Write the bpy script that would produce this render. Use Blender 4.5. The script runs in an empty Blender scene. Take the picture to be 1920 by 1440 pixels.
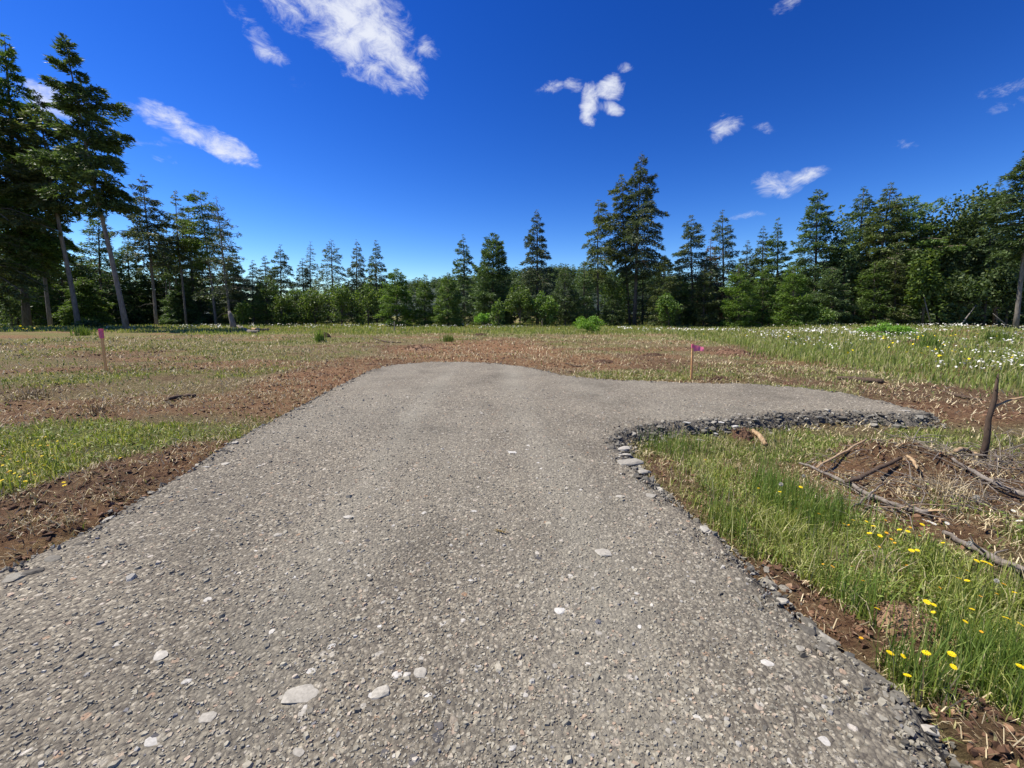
import bpy, bmesh, math, random
import numpy as np
from mathutils import Vector, Matrix, Quaternion

R = math.radians
rs = np.random.RandomState(7)
random.seed(7)
scene = bpy.context.scene
COL = scene.collection

# ------------------------------------------------------------------ camera
F = 740.0                       # focal length in photo pixels (1920 wide)
HORIZ = 589.0
PITCH = math.atan((720.0 - HORIZ) / F)
CH = 1.6
cam_d = bpy.data.cameras.new('camera')
cam_d.sensor_width = 36.0
cam_d.lens = 36.0 * F / 1920.0
cam_d.clip_start = 0.05
cam_d.clip_end = 6000
cam = bpy.data.objects.new('camera', cam_d)
COL.objects.link(cam)
cam.location = (0, 0, CH)
cam.rotation_euler = (R(90) - PITCH, 0, 0)
scene.camera = cam

# ------------------------------------------------------------------ exposure
scene.render.resolution_x, scene.render.resolution_y = 1024, 768
vs = scene.view_settings
vs.view_transform = 'Standard'
vs.look = 'None'
vs.exposure = 0.8
vs.gamma = 1.0
vs.use_curve_mapping = False

# ------------------------------------------------------------------ sun
SUN_EL, SUN_AZ = R(58), R(-78)   # azimuth measured from +Y towards +X
sdir = Vector((math.sin(SUN_AZ) * math.cos(SUN_EL), math.cos(SUN_AZ) * math.cos(SUN_EL), math.sin(SUN_EL)))
sl = bpy.data.lights.new('sun', 'SUN')
sl.energy = 4.6
sl.angle = R(0.5)
sl.color = (1.0, 0.93, 0.80)
so = bpy.data.objects.new('sun', sl)
COL.objects.link(so)
so.rotation_euler = sdir.to_track_quat('Z', 'Y').to_euler()
so.location = (-20, 10, 40)


def ray(px, py):
    X, Y = (px - 960.0) / F, (720.0 - py) / F
    cp, sp = math.cos(PITCH), math.sin(PITCH)
    return np.array([X, cp + Y * sp, -sp + Y * cp])


def on_plane(px, py, z=0.0):
    d = ray(px, py)
    t = (z - CH) / d[2]
    return np.array([d[0] * t, d[1] * t, z])


def at_y(px, py, Y):
    d = ray(px, py)
    t = Y / d[1]
    return np.array([d[0] * t, Y, CH + d[2] * t])


# ------------------------------------------------------------------ world
world = bpy.data.worlds.new('World')
scene.world = world
world.use_nodes = True
nt = world.node_tree
nt.nodes.clear()


def N(nt, typ, **kw):
    n = nt.nodes.new(typ)
    for k, v in kw.items():
        setattr(n, k, v)
    return n


def setin(nt, sock, v):
    if hasattr(v, 'is_output') or isinstance(v, bpy.types.NodeSocket):
        nt.links.new(v, sock)
    else:
        sock.default_value = v


def M(nt, op, a, b=None, c=None, clamp=False):
    n = N(nt, 'ShaderNodeMath', operation=op)
    n.use_clamp = clamp
    setin(nt, n.inputs[0], a)
    if b is not None:
        setin(nt, n.inputs[1], b)
    if c is not None:
        setin(nt, n.inputs[2], c)
    return n.outputs[0]


def MIX(nt, f, a, b, blend='MIX'):
    n = N(nt, 'ShaderNodeMix', data_type='RGBA', blend_type=blend)
    setin(nt, n.inputs[0], f)
    for i, v in ((6, a), (7, b)):
        if isinstance(v, (tuple, list)):
            n.inputs[i].default_value = (v[0], v[1], v[2], 1)
        else:
            nt.links.new(v, n.inputs[i])
    return n.outputs[2]


def NOISE(nt, vec, scale, detail=3.0, rough=0.55, dist=0.0):
    n = N(nt, 'ShaderNodeTexNoise')
    if vec is not None:
        nt.links.new(vec, n.inputs['Vector'])
    n.inputs['Scale'].default_value = scale
    n.inputs['Detail'].default_value = detail
    n.inputs['Roughness'].default_value = rough
    n.inputs['Distortion'].default_value = dist
    return n


def RAMP(nt, fac, stops):
    n = N(nt, 'ShaderNodeValToRGB')
    nt.links.new(fac, n.inputs[0])
    els = n.color_ramp.elements
    while len(els) < len(stops):
        els.new(0.5)
    for e, (p, c) in zip(els, stops):
        e.position = p
        e.color = (c[0], c[1], c[2], 1) if isinstance(c, (tuple, list)) else (c, c, c, 1)
    return n.outputs[0]


sky = N(nt, 'ShaderNodeTexSky', sky_type='NISHITA')
sky.sun_disc = False
sky.sun_elevation = SUN_EL
sky.sun_rotation = SUN_AZ
sky.altitude = 200
sky.air_density = 1.0
sky.dust_density = 0.1
sky.ozone_density = 3.0
skyc = N(nt, 'ShaderNodeHueSaturation')
skyc.inputs['Hue'].default_value = 0.512
skyc.inputs['Saturation'].default_value = 1.34
skyc.inputs['Value'].default_value = 1.0
nt.links.new(sky.outputs[0], skyc.inputs['Color'])
SKY_GAIN = 0.075
skym0 = MIX(nt, 1.0, skyc.outputs[0], (SKY_GAIN, SKY_GAIN, SKY_GAIN), 'MULTIPLY')
gam = N(nt, 'ShaderNodeGamma')          # the phone's deep saturated blue
nt.links.new(skym0, gam.inputs['Color'])
gam.inputs['Gamma'].default_value = 1.42
skym = MIX(nt, 1.0, gam.outputs[0], (1.72, 1.72, 1.72), 'MULTIPLY')

tc = N(nt, 'ShaderNodeTexCoord')
gen = tc.outputs['Generated']
nrm = N(nt, 'ShaderNodeVectorMath', operation='NORMALIZE')
nt.links.new(gen, nrm.inputs[0])
dvec = nrm.outputs[0]
# domain warp so that the cloud edges fray
wn = NOISE(nt, dvec, 9.0, 4.0, 0.6)
wv = N(nt, 'ShaderNodeVectorMath', operation='SUBTRACT')
nt.links.new(wn.outputs['Color'], wv.inputs[0])
wv.inputs[1].default_value = (0.5, 0.5, 0.5)
ws = N(nt, 'ShaderNodeVectorMath', operation='SCALE')
nt.links.new(wv.outputs[0], ws.inputs[0])
ws.inputs['Scale'].default_value = 0.045
wa = N(nt, 'ShaderNodeVectorMath', operation='ADD')
nt.links.new(dvec, wa.inputs[0])
nt.links.new(ws.outputs[0], wa.inputs[1])
warped = wa.outputs[0]


def cloud_blob(px, py, ax, ay, ang, strength):
    c = Vector(ray(px, py)).normalized()
    ca, sa = math.cos(R(ang)), math.sin(R(ang))
    ax, ay = ax * 1.3, ay * 1.5
    c1 = Vector(ray(px + ax * ca, py + ax * sa)).normalized() - c
    c2 = Vector(ray(px - ay * sa, py + ay * ca)).normalized() - c
    return blob_dir(c, c1, c2, strength)


def blob_dir(c, c1, c2, strength):
    def dotn(v, scale):
        n = N(nt, 'ShaderNodeVectorMath', operation='DOT_PRODUCT')
        sub = N(nt, 'ShaderNodeVectorMath', operation='SUBTRACT')
        nt.links.new(warped, sub.inputs[0])
        sub.inputs[1].default_value = tuple(c)
        nt.links.new(sub.outputs[0], n.inputs[0])
        n.inputs[1].default_value = tuple(v / v.length_squared)
        return n.outputs['Value']
    c1 = c1 - c * c1.dot(c)
    c2 = c2 - c * c2.dot(c)
    c2 = c2 - c1 * (c2.dot(c1) / c1.length_squared)
    a, b = dotn(c1, 1), dotn(c2, 1)
    front = N(nt, 'ShaderNodeVectorMath', operation='DOT_PRODUCT')
    nt.links.new(dvec, front.inputs[0])
    front.inputs[1].default_value = tuple(c)
    fr = M(nt, 'GREATER_THAN', front.outputs['Value'], 0.3)
    r2 = M(nt, 'ADD', M(nt, 'MULTIPLY', a, a), M(nt, 'MULTIPLY', b, b))
    m = M(nt, 'SUBTRACT', 1.0, r2)
    m = M(nt, 'MAXIMUM', m, 0.0)
    return M(nt, 'MULTIPLY', M(nt, 'MULTIPLY', m, strength), fr)


CLOUDS = [
    (600, -10, 120, 62, 22, 1.1), (680, 60, 120, 60, 40, 1.3), (745, 115, 75, 30, 42, 1.15), (800, 92, 26, 20, 60, .8),
    (797, 163, 14, 12, 0, .7), (470, 55, 72, 16, 52, .62), (505, 100, 40, 15, 25, .7), (455, 20, 30, 10, 40, .5),
    (340, 238, 82, 19, 22, 1.1), (425, 280, 58, 16, 28, 1.15),
    (1141, 168, 30, 20, -20, 1.45), (1108, 196, 17, 34, 0, 1.4), (1142, 207, 22, 12, 10, 1.2),
    (1030, 168, 26, 10, -8, .62), (1075, 165, 20, 12, 0, .68), (1178, 128, 16, 10, 0, .45),
    (1362, 238, 33, 15, -10, 1.0), (1345, 250, 16, 13, 0, .85), (1425, 232, 28, 9, 20, .5),
    (1455, 345, 40, 22, 0, 1.05), (1498, 333, 45, 12, -8, .95), (1695, 270, 32, 7, -14, .5),
    (1890, 165, 60, 9, -16, .48), (1895, 188, 60, 8, -12, .42), (1395, 404, 34, 6, -6, .42), (1475, 4, 36, 11, -20, .7),
    (105, 190, 62, 24, 10, 1.0), (300, 272, 45, 8, 5, .4), (325, 305, 28, 8, 20, .38), (560, 160, 22, 12, 0, .35),
]
tot = None
for cl in CLOUDS:
    b = cloud_blob(*cl)
    tot = b if tot is None else M(nt, 'MAXIMUM', tot, b)
# a few more of the same small clouds in the parts of the sky that the camera does not see
for az, el, s, st in ((100, 28, .13, 1.0), (140, 40, .2, 1.1), (185, 22, .12, 1.0), (215, 35, .18, 1.1),
                      (250, 24, .1, .9), (160, 60, .16, 1.0), (290, 45, .14, 1.0), (60, 62, .12, .9)):
    c = Vector((math.sin(R(az)) * math.cos(R(el)), math.cos(R(az)) * math.cos(R(el)), math.sin(R(el))))
    u = c.cross(Vector((0, 0, 1))).normalized() * s
    v = c.cross(u).normalized() * s * .35
    tot = M(nt, 'MAXIMUM', tot, blob_dir(c, u, v, st))
mp = N(nt, 'ShaderNodeMapping')
nt.links.new(dvec, mp.inputs['Vector'])
mp.inputs['Rotation'].default_value = (0, R(-25), 0)
mp.inputs['Scale'].default_value = (1.0, 1.0, 1.7)
cn = NOISE(nt, mp.outputs[0], 22.0, 10.0, 0.68, 0.5)
cn2 = NOISE(nt, mp.outputs[0], 5.0, 3.0, 0.5)
cm = M(nt, 'ADD', tot, M(nt, 'MULTIPLY', M(nt, 'SUBTRACT', cn.outputs['Fac'], 0.5), 3.4))
cm = M(nt, 'ADD', cm, M(nt, 'MULTIPLY', M(nt, 'SUBTRACT', cn2.outputs['Fac'], 0.5), 0.3))
gate = M(nt, 'MULTIPLY', tot, 5.0, clamp=True)
al = N(nt, 'ShaderNodeMapRange', interpolation_type='SMOOTHSTEP')
nt.links.new(cm, al.inputs['Value'])
al.inputs['From Min'].default_value = 0.1
al.inputs['From Max'].default_value = 1.75
alpha = M(nt, 'MULTIPLY', M(nt, 'MULTIPLY', al.outputs[0], gate), 0.93)
mixc = MIX(nt, alpha, skym, (0.50, 0.52, 0.57))
bg = N(nt, 'ShaderNodeBackground')
nt.links.new(mixc, bg.inputs['Color'])
bg.inputs['Strength'].default_value = 1.0
wo = N(nt, 'ShaderNodeOutputWorld')
nt.links.new(bg.outputs[0], wo.inputs['Surface'])


# ================================================================== helpers
def hsh(ix, iy, seed):
    n = (ix.astype(np.int64) * 374761393 + iy.astype(np.int64) * 668265263 + seed * 974634777) & 0xffffffff
    n = ((n ^ (n >> 13)) * 1274126177) & 0xffffffff
    n = n ^ (n >> 16)
    return (n & 0xffffff) / float(0xffffff)


def vn(x, y, seed=0):
    xi, yi = np.floor(x), np.floor(y)
    fx, fy = x - xi, y - yi
    fx, fy = fx * fx * (3 - 2 * fx), fy * fy * (3 - 2 * fy)
    a, b = hsh(xi, yi, seed), hsh(xi + 1, yi, seed)
    c, d = hsh(xi, yi + 1, seed), hsh(xi + 1, yi + 1, seed)
    return (a * (1 - fx) + b * fx) * (1 - fy) + (c * (1 - fx) + d * fx) * fy


def fbm(x, y, s=1.0, o=4, seed=0, g=0.5):
    x, y = np.asarray(x, float) * s, np.asarray(y, float) * s
    t, a, w = 0, 1.0, 0
    for i in range(o):
        t = t + a * vn(x, y, seed + i * 17)
        w += a
        a *= g
        x, y = x * 2.03 + 11.3, y * 2.03 + 5.7
    return t / w            # 0..1


def sstep(a, b, x):
    t = np.clip((x - a) / (b - a), 0, 1)
    return t * t * (3 - 2 * t)


def mesh_np(name, verts, faces, mats, attrs=None, smooth=False, midx=None):
    """faces: list of int arrays (n,k); one mesh from arrays"""
    me = bpy.data.meshes.new(name)
    verts = np.asarray(verts, np.float32)
    me.vertices.add(len(verts))
    me.vertices.foreach_set('co', verts.ravel())
    faces = [f for f in faces if len(f)]
    nl = sum(f.size for f in faces)
    npoly = sum(len(f) for f in faces)
    me.loops.add(nl)
    me.polygons.add(npoly)
    me.loops.foreach_set('vertex_index', np.concatenate([f.ravel() for f in faces]).astype(np.int32))
    tots = np.concatenate([np.full(len(f), f.shape[1], np.int32) for f in faces])
    st = np.concatenate([[0], np.cumsum(tots)[:-1]]).astype(np.int32)
    me.polygons.foreach_set('loop_start', st)
    me.polygons.foreach_set('use_smooth', np.full(npoly, smooth))
    if midx is not None:
        me.polygons.foreach_set('material_index', np.asarray(midx, np.int32))
    for m in mats:
        me.materials.append(m)
    if attrs:
        for k, v in attrs.items():
            a = me.attributes.new(k, 'FLOAT', 'POINT')
            a.data.foreach_set('value', np.asarray(v, np.float32))
    me.update(calc_edges=True)
    return me


def put(name, me, parent=None, loc=None):
    o = bpy.data.objects.new(name, me)
    COL.objects.link(o)
    if parent is not None:
        o.parent = parent
    if loc is not None:
        o.location = tuple(float(c) for c in loc)
    return o


def tag(o, label=None, cat=None, group=None, kind=None):
    if label:
        o['label'] = label
    if cat:
        o['category'] = cat
    if group:
        o['group'] = group
    if kind:
        o['kind'] = kind
    return o


# ------------------------------------------------------------------ materials
def new_mat(name):
    m = bpy.data.materials.new(name)
    m.use_nodes = True
    t = m.node_tree
    t.nodes.clear()
    out = N(t, 'ShaderNodeOutputMaterial')
    return m, t, out


def leaf_mat(name, cols, rough=0.55, trans=0.25, spec=0.3):
    m, t, out = new_mat(name)
    g = N(t, 'ShaderNodeNewGeometry')
    n = len(cols)
    c = RAMP(t, g.outputs['Random Per Island'], [(i / (n - 1) if n > 1 else 0, cc) for i, cc in enumerate(cols)])
    oi = N(t, 'ShaderNodeObjectInfo')
    hs = N(t, 'ShaderNodeHueSaturation')
    t.links.new(c, hs.inputs['Color'])
    t.links.new(M(t, 'ADD', 0.82, M(t, 'MULTIPLY', oi.outputs['Random'], 0.36)), hs.inputs['Value'])
    t.links.new(M(t, 'ADD', 0.492, M(t, 'MULTIPLY', oi.outputs['Random'], 0.014)), hs.inputs['Hue'])
    p = N(t, 'ShaderNodeBsdfPrincipled')
    t.links.new(hs.outputs[0], p.inputs['Base Color'])
    p.inputs['Roughness'].default_value = rough
    p.inputs['Specular IOR Level'].default_value = spec
    tr = N(t, 'ShaderNodeBsdfTranslucent')
    t.links.new(MIX(t, 1.0, hs.outputs[0], (1.3, 1.3, 0.6), 'MULTIPLY'), tr.inputs['Color'])
    mx = N(t, 'ShaderNodeMixShader')
    mx.inputs[0].default_value = trans
    t.links.new(p.outputs[0], mx.inputs[1])
    t.links.new(tr.outputs[0], mx.inputs[2])
    t.links.new(mx.outputs[0], out.inputs[0])
    return m


def bark_mat(name, c1, c2, scale=6.0, rough=0.9):
    m, t, out = new_mat(name)
    tc = N(t, 'ShaderNodeTexCoord')
    mp = N(t, 'ShaderNodeMapping')
    mp.inputs['Scale'].default_value = (1, 1, 0.25)
    t.links.new(tc.outputs['Object'], mp.inputs[0])
    n = NOISE(t, mp.outputs[0], scale, 6, 0.65)
    c = RAMP(t, n.outputs[0], [(0.3, c1), (0.7, c2)])
    p = N(t, 'ShaderNodeBsdfPrincipled')
    t.links.new(c, p.inputs['Base Color'])
    p.inputs['Roughness'].default_value = rough
    p.inputs['Specular IOR Level'].default_value = 0.2
    b = N(t, 'ShaderNodeBump')
    b.inputs['Strength'].default_value = 0.7
    b.inputs['Distance'].default_value = 0.01
    t.links.new(n.outputs[0], b.inputs['Height'])
    t.links.new(b.outputs[0], p.inputs['Normal'])
    t.links.new(p.outputs[0], out.inputs[0])
    return m


FIR_DARK = leaf_mat('fir_dark', [(.03, .056, .024), (.066, .115, .040), (.15, .22, .08)], trans=.3)
FIR_BLUE = leaf_mat('fir_blue', [(.034, .058, .036), (.072, .112, .062), (.165, .21, .12)], trans=.28)
FIR_MID = leaf_mat('fir_mid', [(.038, .075, .018), (.09, .165, .036), (.19, .27, .075)], trans=.35)
FIR_OLIVE = leaf_mat('fir_olive', [(.042, .065, .022), (.09, .13, .038), (.18, .21, .08)], trans=.3)
FIR_BRIGHT = leaf_mat('fir_bright', [(.042, .095, .016), (.10, .185, .03), (.19, .28, .065)], trans=.38)
FIR_RED = leaf_mat('fir_red', [(.10, .06, .035), (.24, .13, .07), (.07, .09, .04)], trans=.2)
LEAF_GREEN = leaf_mat('leaf_green', [(.042, .09, .017), (.095, .165, .033), (.19, .26, .08)], trans=.38)
LEAF_LIME = leaf_mat('leaf_lime', [(.07, .16, .02), (.15, .29, .035), (.24, .40, .07)], trans=.38)
LEAF_DARK = leaf_mat('leaf_dark', [(.032, .060, .022), (.07, .115, .04), (.17, .22, .10)], trans=.33)
BARK = bark_mat('bark', (.045, .038, .032), (.17, .15, .13), 7)
BARK_PALE = bark_mat('bark_pale', (.09, .08, .07), (.27, .245, .22), 7)
TWIG = bark_mat('twig', (.08, .065, .05), (.22, .18, .14), 9)
GRASS = leaf_mat('grass', [(.065, .10, .02), (.16, .225, .035), (.30, .37, .07), (.44, .46, .16), (.58, .53, .31)], trans=.35, spec=.35)
GRASS_SHORT = leaf_mat('grass_short', [(.08, .12, .025), (.17, .21, .05), (.29, .28, .11), (.44, .38, .21)], trans=.25)
GRASS_FAR = leaf_mat('grass_far', [(.11, .16, .032), (.20, .27, .055), (.32, .36, .11), (.47, .42, .24)], trans=.35)
STRAW = leaf_mat('straw', [(.17, .12, .065), (.34, .26, .15), (.50, .41, .25), (.66, .57, .38)], trans=.1)
GRASS_DARK = leaf_mat('grass_dark', [(.06, .10, .02), (.13, .20, .035), (.26, .34, .09)], trans=.35)


def flat_mat(name, c, rough=0.6, trans=0.0, spec=.3, var=0.0):
    m, t, out = new_mat(name)
    p = N(t, 'ShaderNodeBsdfPrincipled')
    g = N(t, 'ShaderNodeNewGeometry')
    tc = N(t, 'ShaderNodeTexCoord')
    n = NOISE(t, tc.outputs['Object'], 30, 4)
    d = tuple(max(0, x * (1 - var)) for x in c)
    e = tuple(x * (1 + var * .6) for x in c)
    t.links.new(RAMP(t, n.outputs[0], [(.3, d), (.7, e)]), p.inputs['Base Color'])
    p.inputs['Roughness'].default_value = rough
    p.inputs['Specular IOR Level'].default_value = spec
    if trans:
        tr = N(t, 'ShaderNodeBsdfTranslucent')
        tr.inputs['Color'].default_value = (*c, 1)
        mx = N(t, 'ShaderNodeMixShader')
        mx.inputs[0].default_value = trans
        t.links.new(p.outputs[0], mx.inputs[1])
        t.links.new(tr.outputs[0], mx.inputs[2])
        t.links.new(mx.outputs[0], out.inputs[0])
    else:
        t.links.new(p.outputs[0], out.inputs[0])
    return m


YELLOW = flat_mat('petal_yellow', (.85, .66, .01), trans=.2, var=.15)
YELLOW_EYE = flat_mat('petal_eye', (.8, .42, .01), var=.2)
ORANGE = flat_mat('petal_orange', (.8, .42, .02), trans=.2, var=.15)
WHITE = flat_mat('petal_white', (.66, .66, .60), trans=.15, var=.05)
FLUFF = flat_mat('seed_fluff', (.55, .53, .47), trans=.4, var=.1)
STAKE = bark_mat('stake_wood', (.72, .34, .13), (.88, .50, .22), 12)
STAKE_PALE = bark_mat('stake_wood_pale', (.45, .33, .20), (.6, .45, .28), 12)
PINK = flat_mat('pink_tape', (.90, .22, .36), trans=.3, var=.1)
BROKEN = bark_mat('broken_wood', (.20, .12, .065), (.50, .37, .22), 22)
STEM = flat_mat('stem_green', (.09, .16, .04), var=.3)


def stone_mat(name, stops, bump=.6):
    m, t, out = new_mat(name)
    g = N(t, 'ShaderNodeNewGeometry')
    oi = N(t, 'ShaderNodeObjectInfo')
    tc = N(t, 'ShaderNodeTexCoord')
    f = M(t, 'FRACT', M(t, 'ADD', g.outputs['Random Per Island'], oi.outputs['Random']))
    c = RAMP(t, f, stops)
    n = NOISE(t, g.outputs['Position'], 60, 5, .65)
    c2 = MIX(t, 1.0, c, RAMP(t, n.outputs[0], [(.25, .62), (.75, 1.25)]), 'MULTIPLY')
    p = N(t, 'ShaderNodeBsdfPrincipled')
    t.links.new(c2, p.inputs['Base Color'])
    p.inputs['Roughness'].default_value = .85
    p.inputs['Specular IOR Level'].default_value = .25
    b = N(t, 'ShaderNodeBump')
    b.inputs['Strength'].default_value = bump
    b.inputs['Distance'].default_value = .003
    t.links.new(n.outputs[0], b.inputs['Height'])
    t.links.new(b.outputs[0], p.inputs['Normal'])
    t.links.new(p.outputs[0], out.inputs[0])
    return m


PEBBLE = stone_mat('pebble', [(0, (.13, .12, .102)), (.2, (.20, .187, .153)), (.55, (.27, .25, .20)), (.8, (.36, .335, .268)),
                              (.93, (.34, .25, .18)), (.96, (.44, .42, .37)), (1, (.14, .14, .15))])
RUBBLE = stone_mat('rubble', [(0, (.085, .078, .066)), (.5, (.155, .145, .122)), (.85, (.25, .235, .198)), (1, (.38, .36, .31))])
ROCK_PALE = stone_mat('rock_pale', [(0, (.27, .255, .22)), (.6, (.36, .34, .295)), (1, (.45, .435, .40))])
ROCK_WHITE = stone_mat('rock_white', [(0, (.36, .35, .32)), (1, (.50, .49, .46))])
ROCK_DARK = stone_mat('rock_dark', [(0, (.05, .05, .055)), (1, (.10, .095, .095))])
CLOD = stone_mat('clod', [(0, (.065, .036, .023)), (.5, (.135, .075, .046)), (.9, (.21, .12, .07)), (1, (.32, .22, .14))])


def ground_mat():
    m, t, out = new_mat('field_soil')
    g = N(t, 'ShaderNodeNewGeometry')
    pos = g.outputs['Position']
    ag = N(t, 'ShaderNodeAttribute', attribute_name='green').outputs['Fac']
    ad = N(t, 'ShaderNodeAttribute', attribute_name='dirt').outputs['Fac']
    ar = N(t, 'ShaderNodeAttribute', attribute_name='red').outputs['Fac']
    n1 = NOISE(t, pos, 26, 8, .72)
    n2 = NOISE(t, pos, 1.3, 5, .6)
    n3 = NOISE(t, pos, 7, 6, .7, .6)
    mpp = N(t, 'ShaderNodeMapping')
    mpp.inputs['Scale'].default_value = (18, 60, 10)
    mpp.inputs['Rotation'].default_value = (0, 0, .5)
    t.links.new(pos, mpp.inputs[0])
    n4 = NOISE(t, mpp.outputs[0], 1.0, 6, .7, 1.2)
    soil = MIX(t, ar, RAMP(t, n3.outputs[0], [(.28, (.06, .034, .021)), (.52, (.165, .097, .058)), (.72, (.30, .195, .115))]),
               RAMP(t, n3.outputs[0], [(.28, (.10, .054, .03)), (.52, (.28, .155, .083)), (.72, (.42, .26, .15))]))
    litter = RAMP(t, n4.outputs[0], [(.34, (.045, .032, .02)), (.45, (.14, .10, .056)), (.55, (.29, .225, .12)), (.66, (.52, .43, .25))])
    green = RAMP(t, n1.outputs[0], [(.3, (.06, .085, .018)), (.52, (.15, .185, .042)), (.72, (.28, .27, .10))])
    fl = M(t, 'ADD', M(t, 'MULTIPLY', M(t, 'SUBTRACT', n3.outputs[0], .5), 2.4), M(t, 'SUBTRACT', 1.08, ad), clamp=True)
    c = MIX(t, fl, soil, litter)
    fg = M(t, 'ADD', M(t, 'MULTIPLY', M(t, 'SUBTRACT', n2.outputs[0], .5), 1.3), M(t, 'ADD', ag, M(t, 'MULTIPLY', M(t, 'SUBTRACT', n1.outputs[0], .5), 1.6)), clamp=True)
    c = MIX(t, M(t, 'MULTIPLY', M(t, 'MULTIPLY', fg, .8), M(t, 'SUBTRACT', 1.0, M(t, 'MULTIPLY', ad, .9), clamp=True)), c, green)
    p = N(t, 'ShaderNodeBsdfPrincipled')
    t.links.new(c, p.inputs['Base Color'])
    p.inputs['Roughness'].default_value = .95
    p.inputs['Specular IOR Level'].default_value = .1
    b = N(t, 'ShaderNodeBump')
    b.inputs['Strength'].default_value = 1.0
    b.inputs['Distance'].default_value = .07
    t.links.new(M(t, 'ADD', M(t, 'MULTIPLY', n1.outputs[0], .6), n4.outputs[0]), b.inputs['Height'])
    t.links.new(b.outputs[0], p.inputs['Normal'])
    t.links.new(p.outputs[0], out.inputs[0])
    return m


def drive_mat():
    m, t, out = new_mat('ground_asphalt')
    g = N(t, 'ShaderNodeNewGeometry')
    pos = g.outputs['Position']
    ash = N(t, 'ShaderNodeAttribute', attribute_name='edge').outputs['Fac']
    wn_ = NOISE(t, pos, 40, 2, .5)
    vv = N(t, 'ShaderNodeVectorMath', operation='MULTIPLY_ADD')
    t.links.new(wn_.outputs['Color'], vv.inputs[0])
    vv.inputs[1].default_value = (.012, .012, .012)
    t.links.new(pos, vv.inputs[2])
    v = N(t, 'ShaderNodeTexVoronoi', feature='F1')
    t.links.new(vv.outputs[0], v.inputs['Vector'])
    v.inputs['Scale'].default_value = 62
    v2 = N(t, 'ShaderNodeTexVoronoi', feature='F1')
    t.links.new(vv.outputs[0], v2.inputs['Vector'])
    v2.inputs['Scale'].default_value = 24
    sep = N(t, 'ShaderNodeSeparateColor')
    t.links.new(v.outputs['Color'], sep.inputs[0])
    sep2 = N(t, 'ShaderNodeSeparateColor')
    t.links.new(v2.outputs['Color'], sep2.inputs[0])
    c = RAMP(t, sep.outputs[0], [(0, (.11, .10, .09)), (.25, (.18, .165, .14)), (.7, (.24, .22, .185)), (.9, (.31, .285, .235)), (1, (.46, .43, .37))])
    c = MIX(t, RAMP(t, v.outputs['Distance'], [(.35, 0.0), (.75, .55)]), c, (.08, .071, .06))
    # larger pale and rusty aggregate pieces
    rare = RAMP(t, sep2.outputs[0], [(.87, 0.0), (.885, 1.0)])
    cen = RAMP(t, v2.outputs['Distance'], [(.30, 1.0), (.42, 0.0)])
    c = MIX(t, M(t, 'MULTIPLY', rare, cen), c, RAMP(t, sep2.outputs[1], [(0, (.27, .25, .21)), (.6, (.42, .40, .36)), (.8, (.30, .19, .12)), (1, (.55, .53, .50))]))
    big = NOISE(t, pos, .9, 6, .62)
    tone = RAMP(t, big.outputs[0], [(.3, (.68, .665, .625)), (.5, (.95, .93, .875)), (.72, (1.13, 1.105, 1.03))])
    c = MIX(t, 1.0, c, tone, 'MULTIPLY')
    trk = N(t, 'ShaderNodeAttribute', attribute_name='track').outputs['Fac']
    c = MIX(t, M(t, 'MULTIPLY', trk, .33), c, (.27, .257, .212))
    # bituminous patches
    nb = NOISE(t, pos, 5.5, 5, .65)
    patch = RAMP(t, nb.outputs[0], [(.66, 0.0), (.75, .65)])
    c = MIX(t, patch, c, (.055, .052, .052))
    c = MIX(t, M(t, 'MULTIPLY', ash, .55), c, (.062, .057, .053))
    p = N(t, 'ShaderNodeBsdfPrincipled')
    t.links.new(c, p.inputs['Base Color'])
    p.inputs['Roughness'].default_value = .9
    p.inputs['Specular IOR Level'].default_value = .2
    hgt = M(t, 'ADD', M(t, 'MULTIPLY', v.outputs['Distance'], -.8), M(t, 'MULTIPLY', NOISE(t, pos, 30, 6, .75).outputs[0], 1.3))
    b = N(t, 'ShaderNodeBump')
    b.inputs['Strength'].default_value = 1.0
    b.inputs['Distance'].default_value = .011
    t.links.new(hgt, b.inputs['Height'])
    t.links.new(b.outputs[0], p.inputs['Normal'])
    t.links.new(p.outputs[0], out.inputs[0])
    return m


# ================================================================== ground
DT = 0.11
LEFT = [(-140, 1150), (0, 1072), (65, 1040), (130, 1012), (215, 965), (330, 900), (375, 870), (440, 825), (500, 795), (590, 747), (660, 711), (700, 692),
        (745, 683), (800, 679), (870, 678), (930, 681), (1000, 690), (1065, 705), (1150, 712), (1250, 716), (1400, 720), (1500, 726),
        (1580, 736), (1650, 752), (1700, 764), (1738, 773), (1690, 777), (1640, 773), (1540, 770), (1450, 776), (1350, 785), (1250, 791), (1185, 800),
        (1152, 815), (1150, 835), (1170, 857), (1192, 882), (1240, 922), (1300, 975), (1350, 1010), (1400, 1062), (1470, 1133),
        (1540, 1195), (1620, 1255), (1700, 1318), (1745, 1395), (1785, 1445)]
poly = np.array([on_plane(a, b, DT)[:2] for a, b in LEFT])
e0 = poly[-1] + np.array([0.25, -1.2])
e1 = e0 + np.array([0.5, -5.0])
s1 = poly[0] + np.array([-.9, -.7])
s0 = s1 + np.array([-1.6, -5.6])
poly = np.vstack([poly, e0, e1, s0, s1])


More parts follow.
